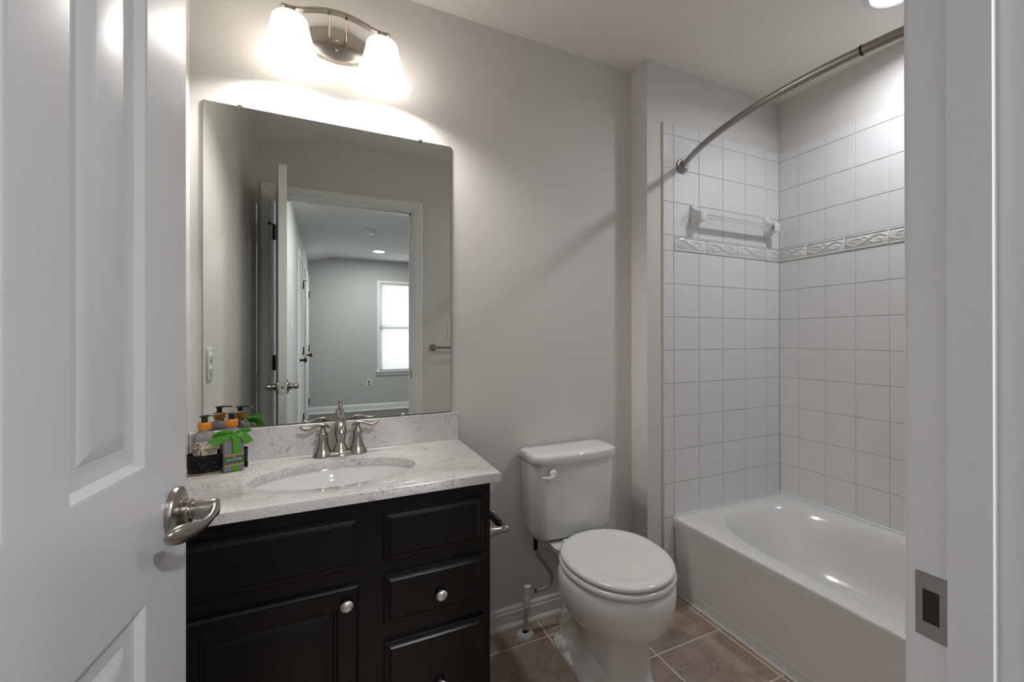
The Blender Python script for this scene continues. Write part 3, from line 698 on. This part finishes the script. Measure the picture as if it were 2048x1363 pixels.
bw.loft([egg(-0.425, 0.070, 0.150, 0.130, 0.175, 2.2), egg(-0.430, 0.098, 0.185, 0.165, 0.196, 2.2), egg(-0.436, 0.128, 0.205, 0.210, 0.216, 2.1), egg(-0.440, 0.153, 0.218, 0.243, 0.240, 2.0),
         egg(-0.440, 0.171, 0.225, 0.262, 0.268, 2.0), egg(-0.440, 0.182, 0.225, 0.274, 0.300, 2.0), egg(-0.440, 0.187, 0.224, 0.279, 0.335, 2.0), egg(-0.440, 0.186, 0.221, 0.278, 0.360, 2.0), egg(-0.440, 0.181, 0.217, 0.272, 0.376, 2.0), egg(-0.440, 0.170, 0.210, 0.260, 0.385, 2.0), egg(-0.440, 0.12, 0.17, 0.20, 0.3855, 2.0)])
TR = [(0.078, -0.580), (0.122, -0.465), (0.104, -0.300), (0.072, -0.150)]
bw.loft([polyr(TR, 0.0, 1.06), polyr(TR, 0.012, 1.06), polyr(TR, 0.022, 1.02), polyr(TR, 0.05, 0.985), polyr(TR, 0.13, 0.965), polyr(TR, 0.20, 1.0), polyr(TR, 0.225, 1.06)])
bw.loft([rrect(TX, -0.165, 0.120, 0.150, 0.04, 0.18), rrect(TX, -0.160, 0.135, 0.180, 0.045, 0.26), rrect(TX, -0.150, 0.215, 0.225, 0.05, 0.335), rrect(TX, -0.150, 0.245, 0.240, 0.05, 0.365), rrect(TX, -0.150, 0.250, 0.238, 0.045, 0.384)])
bw.loft([rrect(TX, -0.170, 0.130, 0.150, 0.04, 0.004), rrect(TX, -0.170, 0.115, 0.140, 0.04, 0.10), rrect(TX, -0.170, 0.120, 0.145, 0.04, 0.22)])
# bolt wings at the foot
for sg in (-1, 1):
    bw.loft([[(TX+sg*(0.096+q[0]*0.5), -0.285+q[1]*1.45, z) for q in [(0.055*math.cos(2*PI*i/24), 0.085*math.sin(2*PI*i/24)) for i in range(24)]] for z in (0.0, 0.014)] + [[(TX+sg*(0.090+q[0]*0.38), -0.285+q[1]*1.25, 0.024) for q in [(0.055*math.cos(2*PI*i/24), 0.085*math.sin(2*PI*i/24)) for i in range(24)]]])
bw.build('bowl', porc, toi, angle=50)
for sg in (-1, 1):
    bc = MB(); bc.lathe([(0, 0.010), (0.0165, 0.010), (0.0165, 0.034), (0.0145, 0.044), (0.009, 0.050), (0, 0.052)], (TX+sg*0.111, -0.275, 0.004), 'Z', 20); bc.build('bolt_cap', seatm, toi, angle=50)
cyS = -0.452
def seg_(z, k): return egg(cyS, 0.181-k, 0.226-k, 0.262-k, z, 2.12)
stt = MB(); stt.loft([seg_(0.3885, 0.008), seg_(0.390, 0.002), seg_(0.396, -0.001), seg_(0.404, 0.0), seg_(0.4075, 0.005), seg_(0.408, 0.03)]); stt.build('seat', seatm, toi, angle=60)
li = MB(); li.loft([seg_(0.4110, 0.018), seg_(0.4125, 0.008), seg_(0.4170, 0.004), seg_(0.4235, 0.004), seg_(0.4285, 0.010), seg_(0.4310, 0.022), seg_(0.4312, 0.042), seg_(0.4292, 0.054), seg_(0.4285, 0.058), seg_(0.4295, 0.11), seg_(0.430, 0.15)]); li.build('lid', seatm, toi, angle=60)
for sg in (-1, 1):
    hg = MB(); hg.box(TX+sg*0.072-0.022, TX+sg*0.072+0.022, -0.246, -0.224, 0.384, 0.412, 0.006, 3); hg.build('seat_hinge', seatm, toi)

# ------------------------------------------------------------------ water supply
sv = thing('supply_valve', 'cream supply stub with white shutoff valve and hose rising from the floor beside the toilet', 'valve', (1.052, -0.083, 0))
e1 = MB(); e1.lathe([(0, 0), (0.034, 0), (0.034, 0.004), (0.030, 0.010), (0.018, 0.014), (0.011, 0.014), (0, 0.014)], (1.048, -0.086, 0.0), 'Z', 28); e1.build('escutcheon', plastic, sv)
MB().tube([(1.048, -0.086, 0.012), (1.054, -0.086, 0.118)], 0.0095, 14).build('pipe', pipe_m, sv)
MB().tube([(1.048, -0.086, 0.012), (1.0485, -0.086, 0.024)], [0.0125, 0.0105], 14).build('pipe_sleeve', darkm, sv)
v1 = MB(); v1.tube([(1.054, -0.086, 0.112), (1.055, -0.086, 0.142)], 0.0150, 18); v1.tube([(1.055, -0.086, 0.142), (1.056, -0.086, 0.150), (1.056, -0.086, 0.158)], [0.0165, 0.0165, 0.0135], 18); v1.tube([(1.056, -0.086, 0.158), (1.057, -0.086, 0.192)], 0.0150, 18); v1.tube([(1.057, -0.086, 0.166), (1.082, -0.086, 0.164)], 0.008, 12); v1.build('valve_body', plastic, sv)
MB().tube([(1.078, -0.086, 0.164), (1.096, -0.086, 0.163)], 0.0085, 8).build('compression_nut', nickel, sv)
hp = bez((1.094, -0.086, 0.163), (1.125, -0.088, 0.160), (1.150, -0.088, 0.166), (1.160, -0.090, 0.190), 12) + bez((1.160, -0.090, 0.190), (1.172, -0.092, 0.235), (1.092, -0.100, 0.290), (1.086, -0.100, 0.350), 14)[1:]
MB().tube(hp, 0.0072, 12).build('hose', steelhose, sv, angle=60)
MB().tube([(1.0865, -0.100, 0.338), (1.086, -0.100, 0.388)], 0.0088, 10).build('tank_nut', darkm, sv)

# ------------------------------------------------------------------ toilet paper holder on the cabinet side
tp = thing('toilet_paper_holder', 'empty brushed nickel toilet paper holder on the side of the black vanity', 'toilet paper holder', (VXR, -0.375, 0.595))
TPZ = 0.590
for y_ in (-0.448, -0.302):
    p_ = MB(); p_.lathe([(0, 0), (0.024, 0), (0.024, 0.004), (0.021, 0.009), (0.016, 0.022), (0.0125, 0.038), (0.0105, 0.050), (0.0095, 0.056), (0.0115, 0.060), (0.0120, 0.068), (0.0105, 0.073), (0, 0.074)], (VXR, y_, TPZ), 'X', 24); p_.build('post', nickel, tp, angle=50)
r_ = MB(); r_.tube([(VXR+0.062, -0.440, TPZ), (VXR+0.062, -0.395, TPZ)], 0.0085, 16); r_.tube([(VXR+0.062, -0.397, TPZ), (VXR+0.062, -0.310, TPZ)], 0.0115, 16); r_.build('roller', darkm, tp)

# ------------------------------------------------------------------ bath gift set on the counter
GA = math.radians(24); GC = Vector((0.086, -0.104, CZ))
tray = thing('gift_tray', 'black speckled oval caddy holding the bath gift set on the counter', 'tray', GC, GA)
spk = mat('black_speckled_weave', (0.01, 0.01, 0.01), 0.5, spec=0.15)
vo = N(spk, 'ShaderNodeTexVoronoi'); vo.inputs['Scale'].default_value = 170; L(spk, coords(spk), vo.inputs['Vector'])
col = ramp(spk, vo.outputs['Distance'], [(0.0, (0.34, 0.32, 0.30)), (0.14, (0.12, 0.11, 0.10)), (0.20, (0.005, 0.005, 0.005))]); L(spk, col, bsdf(spk).inputs['Base Color'])
bump = N(spk, 'ShaderNodeBump'); bump.inputs['Strength'].default_value = 0.5; bump.inputs['Distance'].default_value = 0.001; L(spk, vo.outputs['Distance'], bump.inputs['Height']); L(spk, bump.outputs['Normal'], bsdf(spk).inputs['Normal'])
t_ = MB(); Wt, Dt = 0.140, 0.072
t_.loft([rrect(0, 0, Wt, Dt, 0.033, 0.006), rrect(0, 0, Wt+0.002, Dt+0.002, 0.034, 0.054), rrect(0, 0, Wt+0.004, Dt+0.004, 0.035, 0.056), rrect(0, 0, Wt-0.002, Dt-0.002, 0.032, 0.056), rrect(0, 0, Wt-0.005, Dt-0.005, 0.031, 0.012), rrect(0, 0, 0.02, 0.01, 0.004, 0.012)], cap0=True, cap1=True)
t_.build('basket', spk, tray, local=True)
woodb = mat('tan_tray_base', (0.30, 0.20, 0.09), 0.5)
MB().loft([rrect(0, 0, Wt-0.004, Dt-0.004, 0.031, 0.0012), rrect(0, 0, Wt-0.004, Dt-0.004, 0.031, 0.0062)]).build('base_board', woodb, tray, local=True)
for (x, y) in ((0.0, -Dt/2-0.001), (0.062, -0.026), (-0.055, 0.03), (0.055, 0.03)):
    MB().tube([(x, y, 0.0), (x, y, 0.016)], [0.0035, 0.0045], 10).build('foot', darkm, tray, local=True)
# label art: cream ground, printed leaves and flowers, pale name panel
def label_mat():
    m = mat('floral_label', (0.6, 0.55, 0.42), 0.35); v = coords(m)
    vo = N(m, 'ShaderNodeTexNoise'); vo.inputs['Scale'].default_value = 40; vo.inputs['Distortion'].default_value = 3.0; vo.inputs['Detail'].default_value = 1; L(m, v, vo.inputs['Vector'])
    c = ramp(m, vo.outputs['Fac'], [(0.36, (0.020, 0.050, 0.022)), (0.45, (0.05, 0.09, 0.04)), (0.49, (0.50, 0.46, 0.36)), (0.57, (0.55, 0.50, 0.42)), (0.62, (0.22, 0.06, 0.09)), (0.72, (0.10, 0.03, 0.06))])
    L(m, c, bsdf(m).inputs['Base Color']); return m
flor = label_mat(); cream = mat('cream_label', (0.62, 0.53, 0.36), 0.4); ink = mat('brown_ink', (0.06, 0.03, 0.02), 0.5)
orange = mat('orange_collar', (0.62, 0.20, 0.012), 0.3); pumpb = mat('black_pump', (0.008, 0.008, 0.009), 0.3)
lotion = mat('pale_lotion_bottle', (0.42, 0.41, 0.42), 0.12, **{'Transmission_Weight': 0.55}); bsdf(lotion).inputs['IOR'].default_value = 1.35
def text(body, size, loc, m, parent, name='lettering', ext=0.0002):
    cu = bpy.data.curves.new(name, 'FONT'); cu.body = body; cu.size = size; cu.align_x = 'CENTER'; cu.align_y = 'CENTER'; cu.extrude = ext; cu.resolution_u = 2
    tmp = bpy.data.objects.new(name, cu); COL.objects.link(tmp)
    dg = bpy.context.evaluated_depsgraph_get(); me = bpy.data.meshes.new_from_object(tmp.evaluated_get(dg)); bpy.data.objects.remove(tmp)
    me.transform(Matrix.Translation(loc) @ Matrix.Rotation(PI/2, 4, 'X')); me.materials.clear(); me.materials.append(m)
    o = bpy.data.objects.new(name, me); COL.objects.link(o); o.parent = parent; WM[o] = WM[parent]; return o
def bottle(label, lx, ly, rz, first=None):
    p = Matrix.Translation(GC) @ Matrix.Rotation(GA, 4, 'Z') @ Vector((lx, ly, 0.0125))
    b = thing('pump_bottle', label, 'bottle', p, GA+rz, None)
    m = MB(); m.loft([rrect(0, 0, 0.050, 0.034, 0.009, 0.0), rrect(0, 0, 0.053, 0.037, 0.010, 0.003), rrect(0, 0, 0.053, 0.037, 0.010, 0.084), rrect(0, 0, 0.050, 0.035, 0.012, 0.094), rrect(0, 0, 0.040, 0.030, 0.014, 0.103), rrect(0, 0, 0.024, 0.024, 0.0115, 0.108), rrect(0, 0, 0.022, 0.022, 0.0105, 0.114)])
    m.build('flask', lotion, b, local=True, angle=40)
    l_ = MB(); l_.loft([rrect(0, 0, 0.0537, 0.0377, 0.0103, 0.008), rrect(0, 0, 0.0537, 0.0377, 0.0103, 0.080)]); lo = l_.build('label_wrap', flor, b, local=True, angle=40)
    q = MB(); q.box(-0.012, 0.024, -0.0194, -0.0187, 0.040, 0.068); q.build('name_panel', cream, lo, local=True)
    text('Coconut Lime', 0.0056, Vector((0.006, -0.0195, 0.056)), ink, lo); text('hand wash', 0.0034, Vector((0.006, -0.0195, 0.048)), ink, lo) if False else None
    c = MB(); c.lathe([(0, 0.112), (0.0155, 0.112), (0.0160, 0.114), (0.0160, 0.131), (0.0150, 0.133), (0, 0.133)], (0, 0, 0), 'Z', 28); c.build('collar', orange, b, local=True)
    h = MB(); h.lathe([(0, 0.132), (0.0085, 0.132), (0.0075, 0.136), (0.0075, 0.147), (0.0100, 0.149), (0.0100, 0.151), (0, 0.152)], (0, 0, 0), 'Z', 20)
    h.tube([(-0.011, 0.002, 0.1500), (0.0, 0, 0.1510), (0.012, -0.002, 0.1520), (0.030, -0.005, 0.1515), (0.037, -0.006, 0.1490)], [0.0020, 0.0034, 0.0030, 0.0026, 0.0018], 8, sx=1.6)
    h.build('pump', pumpb, b, local=True, angle=50); return b
bottle('orange-collared pump bottle with floral label, in the caddy end nearer the left wall', -0.031, 0.004, 0.0)
bottle('orange-collared pump bottle half hidden behind the green bow', 0.033, 0.004, 0.0)
# grey wrapped soap box tied with the green ribbon, against the caddy front
sp_ = Matrix.Translation(GC) @ Matrix.Rotation(GA, 4, 'Z') @ Vector((0.022, -0.0492, 0.0))
box = thing('soap_box', 'flat grey gift box tied with a green ribbon bow against the caddy front', 'gift box', sp_, GA)
greyp = mat('grey_wrap', (0.20, 0.18, 0.21), 0.3)
MB().box(-0.0235, 0.0245, -0.008, 0.008, 0.002, 0.100, 0.002, 2).build('packet', greyp, box, local=True)
rb = MB(); rb.box(-0.006, 0.012, -0.0090, 0.0090, 0.0014, 0.1010, 0.0006, 1); rbo = rb.build('ribbon_band', ribbon, box, local=True)
gl = mat('green_gold_label', (0.05, 0.10, 0.055), 0.4); gold = mat('gold_print', (0.35, 0.22, 0.09), 0.4); wh = mat('white_print', (0.55, 0.60, 0.55), 0.4)
gb = MB(); gb.box(-0.0235, 0.0238, -0.0100, -0.0088, 0.018, 0.053); gbo = gb.build('green_label', gl, box, local=True)
for za, zb in ((0.018, 0.0235), (0.0475, 0.053)): MB().box(-0.0235, 0.0238, -0.0104, -0.0098, za, zb).build('gold_border', gold, gbo, local=True)
text('BATHTIME', 0.0076, Vector((0.0, -0.0105, 0.036)), wh, gbo); text('THE', 0.0042, Vector((0.0, -0.0105, 0.0435)), wh, gbo)
bo = MB()
def strip(pts, wv, widths, th=0.0008):
    pts = [Vector(p) for p in pts]; rings = []
    for i, p in enumerate(pts):
        t = (pts[min(i+1, len(pts)-1)]-pts[max(i-1, 0)]).normalized(); wd = Vector(wv); wd = (wd - t*wd.dot(t)).normalized(); nrm = t.cross(wd); h = widths[i]/2
        rings.append([p+wd*h+nrm*th/2, p+wd*h-nrm*th/2, p-wd*h-nrm*th/2, p-wd*h+nrm*th/2])
    bo.loft(rings)
K = Vector((-0.001, -0.013, 0.111))
bo.lathe([(0, -0.007), (0.006, -0.006), (0.007, 0), (0.006, 0.006), (0, 0.007)], K, 'Z', 12)
def wd_(n, a, b): return [a + (b-a)*math.sin(PI*min(1, (i/(n-1)))*0.5) for i in range(n)]
l1 = bez(K, K+Vector((-0.012, -0.010, 0.010)), K+Vector((-0.036, -0.006, 0.012)), K+Vector((-0.048, 0.0, -0.004)), 10); strip(l1, (0.25, -0.6, 1.0), wd_(11, 0.010, 0.022))
l2 = bez(K, K+Vector((-0.014, -0.008, -0.008)), K+Vector((-0.036, -0.010, -0.006)), K+Vector((-0.056, -0.006, -0.020)), 10); strip(l2, (0.0, -0.3, 1.0), wd_(11, 0.012, 0.025))
l3 = bez(K, K+Vector((0.012, -0.010, 0.010)), K+Vector((0.028, -0.006, 0.014)), K+Vector((0.036, 0.0, 0.001)), 10); strip(l3, (-0.25, -0.6, 1.0), wd_(11, 0.008, 0.017))
l4 = bez(K, K+Vector((0.010, -0.012, 0.004)), K+Vector((0.024, -0.014, -0.006)), K+Vector((0.034, -0.008, -0.030)), 10); strip(l4, (1.0, -0.2, 0.3), wd_(11, 0.010, 0.021))
l5 = bez(K, K+Vector((0.0, -0.008, 0.002)), K+Vector((0.004, -0.010, -0.014)), K+Vector((0.006, -0.001, -0.056)), 8); strip(l5, (1.0, 0, 0), [0.010, 0.013, 0.016, 0.018, 0.018, 0.018, 0.018, 0.018, 0.018])
bo.build('bow', ribbon, box, local=True, angle=50)

# ------------------------------------------------------------------ outlet, switch, towel bar on the door wall and left wall
ol = thing('power_outlet', 'white duplex outlet plate on the left wall, seen in the mirror', 'outlet', (0, -0.275, 1.095))
MB().loft([[(x, p[0], p[1]) for p in rrect(-0.275, 1.095, w_, h_, 0.005, 0, 3)] for x, w_, h_ in ((0.0005, 0.074, 0.118), (0.004, 0.073, 0.117), (0.006, 0.067, 0.111))]).build('plate', plastic, ol)
for z_ in (1.118, 1.072):
    so_ = MB(); so_.loft([[(x, p[0], p[1]) for p in rrect(-0.275, z_, 0.034-k, 0.030-k, 0.011, 0, 4)] for x, k in ((0.005, 0), (0.0085, 0.0), (0.0095, 0.003))]); sp2 = so_.build('socket', plastic, ol)
    sl = MB(); sl.box(0.0090, 0.0099, -0.283, -0.281, z_-0.004, z_+0.006); sl.box(0.0090, 0.0099, -0.269, -0.267, z_-0.004, z_+0.006); sl.build('slot', darkm, sp2)
sw = thing('light_switch', 'white light switch plate beside the bathroom door, at the mirror edge', 'light switch', (1.128, YO, 1.266))
MB().loft([[(p[0], y_, p[1]) for p in rrect(1.138, 1.235, w_, h_, 0.005, 0, 3)] for y_, w_, h_ in ((YO+0.0005, 0.074, 0.118), (YO+0.004, 0.073, 0.117), (YO+0.006, 0.067, 0.111))]).build('plate', plastic, sw)
MB().box(1.132, 1.144, YO+0.005, YO+0.014, 1.226, 1.246, 0.002, 1).build('toggle', plastic, sw)
tb2 = thing('towel_bar', 'brushed nickel towel bar on the wall beside the door, seen in the mirror', 'towel bar', (1.0, YO, 1.115))
for x in (1.000, 1.61):
    p_ = MB(); p_.lathe([(0, 0), (0.024, 0), (0.024, 0.004), (0.019, 0.009), (0.010, 0.016), (0.0085, 0.040), (0.012, 0.046), (0.013, 0.058), (0.011, 0.066), (0, 0.067)], (x, YO, 1.115), 'Y', 24); p_.build('post', nickel, tb2, angle=50)
MB().tube([(1.000, YO+0.054, 1.115), (1.61, YO+0.054, 1.115)], 0.0075, 14).build('bar', nickel, tb2)

# ------------------------------------------------------------------ hall seen through the mirror
def hall_door(n, y0, y1, zt, kz=0.95):
    """closed white door in the hall's left wall, hinges showing"""
    d = frame_('door_%d' % n, (HX0, (y0+y1)/2, 0))
    c = MB(); w_ = 0.060
    c.box(HX0, HX0+0.016, y0-w_, y0, 0, zt+w_, 0.003, 1); c.box(HX0, HX0+0.016, y1, y1+w_, 0, zt+w_, 0.003, 1); c.box(HX0, HX0+0.016, y0, y1, zt, zt+w_, 0.003, 1); c.build('casing', trimw, d)
    s = MB(); s.box(HX0, HX0+0.010, y0+0.003, y1-0.003, 0.01, zt-0.003)
    for (a, b) in ((0.12, 0.45), (0.55, 0.88)):
        for (e, f_) in ((0.10, 0.42), (0.50, 0.80), (0.85, 0.95)):
            ya, yb, za, zb = y0+(y1-y0)*a, y0+(y1-y0)*b, zt*e, zt*f_
            s.loft([[(HX0+0.010-dd_, ya+o, za+o), (HX0+0.010-dd_, yb-o, za+o), (HX0+0.010-dd_, yb-o, zb-o), (HX0+0.010-dd_, ya+o, zb-o)] for o, dd_ in ((0.0, 0.0), (0.01, -0.006), (0.02, 0.0), (0.04, -0.004))])
    s.build('slab', trimw, d)
    for z_ in (0.25, 1.03, 1.80):
        MB().tube([(HX0+0.018, y0+0.002, z_-0.045), (HX0+0.018, y0+0.002, z_+0.045)], 0.008, 10).build('hinge', darkm, d)
    MB().tube([(HX0+0.018, y0+0.002, 1.85), (HX0+0.050, y0+0.02, 1.852)], 0.004, 8).build('hinge_bumper', darkm, d)
    k = MB(); k.lathe([(0, 0), (0.030, 0), (0.030, 0.004), (0.012, 0.010), (0.011, 0.035), (0.024, 0.045), (0.027, 0.058), (0.018, 0.068), (0, 0.070)], (HX0+0.010, y1-0.065, kz), 'X', 24); k.build('door_knob', darkm, d)
hall_door(2, -4.70, -3.93, 2.03)
hall_door(3, -6.30, -5.55, 2.03)
hs = thing('light_switch', 'white light switch plate on the hall wall, small in the mirror', 'light switch', (HX0, -2.97, 1.288))
MB().box(HX0, HX0+0.006, -3.007, -2.933, 1.229, 1.347, 0.002, 1).build('plate', plastic, hs)
MB().box(HX0+0.005, HX0+0.016, -2.976, -2.964, 1.278, 1.298, 0.001, 1).build('toggle', plastic, hs)
sm = thing('smoke_detector', 'round white smoke detector on the hall ceiling, seen in the mirror', 'smoke detector', (0.766, -4.33, H))
MB().lathe([(0, -0.0005), (0.068, -0.0005), (0.068, -0.014), (0.060, -0.030), (0.044, -0.040), (0, -0.041)], (0.766, -4.33, H), 'Z', 36).build('cover', plastic, sm)
so2 = MB(); so2.lathe([(0, -0.040), (0.012, -0.040), (0.012, -0.043), (0, -0.043)], (0.766, -4.33, H), 'Z', 16); so2.build('test_button', plastic, sm)
fo = thing('power_outlet', 'small white outlet plate low on the far hall wall, seen in the mirror', 'outlet', (0.915, FARY, 0.45))
MB().box(0.880, 0.950, FARY, FARY+0.006, 0.393, 0.507, 0.002, 1).build('plate', plastic, fo)
for z_ in (0.427, 0.473): MB().box(0.903, 0.927, FARY+0.005, FARY+0.008, z_-0.014, z_+0.014, 0.003, 1).build('socket', darkm, fo)
# window with casing, sashes, glass and a slatted blind
wn = frame_('window_1', (WX0, FARY, WZ0))
c = MB(); c.box(WX0-0.04, WX0, FARY, FARY+0.012, WZ0, WZ1+0.04); c.box(WX1, WX1+0.04, FARY, FARY+0.012, WZ0, WZ1+0.04); c.box(WX0, WX1, FARY, FARY+0.012, WZ1, WZ1+0.04); c.build('casing', trimw, wn)
c = MB(); c.box(WX0-0.06, WX1+0.06, FARY-0.08, FARY+0.045, WZ0-0.02, WZ0, 0.003, 1); c.box(WX0-0.045, WX1+0.045, FARY, FARY+0.014, WZ0-0.075, WZ0-0.02); c.build('sill', trimw, wn)
c = MB()
for z0, z1 in ((WZ0, 1.36), (1.34, WZ1)):
    c.box(WX0, WX0+0.04, FARY-0.09, FARY-0.06, z0, z1); c.box(WX1-0.04, WX1, FARY-0.09, FARY-0.06, z0, z1); c.box(WX0, WX1, FARY-0.09, FARY-0.06, z0, z0+0.035); c.box(WX0, WX1, FARY-0.09, FARY-0.06, z1-0.035, z1)
c.build('sash', trimw, wn)
MB().box(WX0+0.03, WX1-0.03, FARY-0.078, FARY-0.074, WZ0+0.03, WZ1-0.03).build('glass', glassm, wn)
bd = thing('window_blind', 'white slatted blind glowing with daylight in the hall window', 'blind', ((WX0+WX1)/2, FARY-0.03, WZ1))
MB().box(WX0+0.005, WX1-0.005, FARY-0.05, FARY-0.008, WZ1-0.035, WZ1-0.002, 0.003, 1).build('head_rail', plastic, bd)
s = MB(); z_ = WZ1-0.06
while z_ > WZ0+0.03:
    s.box(-0.0, WX1-WX0-0.02, -0.024, 0.024, -0.0012, 0.0012, M=Matrix.Translation((WX0+0.01, FARY-0.032, z_)) @ Matrix.Rotation(math.radians(58), 4, 'X')); z_ -= 0.043
s.build('slats', blindm, bd)
MB().box(WX0+0.01, WX1-0.01, FARY-0.045, FARY-0.018, WZ0+0.004, WZ0+0.020, 0.002, 1).build('bottom_rail', plastic, bd)
c = MB()
for x in (WX0+0.14, WX1-0.14): c.box(x-0.001, x+0.001, FARY-0.009, FARY-0.007, WZ0+0.02, WZ1-0.03)
c.build('ladder_cords', plastic, bd)
MB().tube([(WX0+0.09, FARY-0.004, WZ1-0.05), (WX0+0.09, FARY-0.004, 1.95)], 0.0012, 6).build('tilt_cord', darkm, bd)
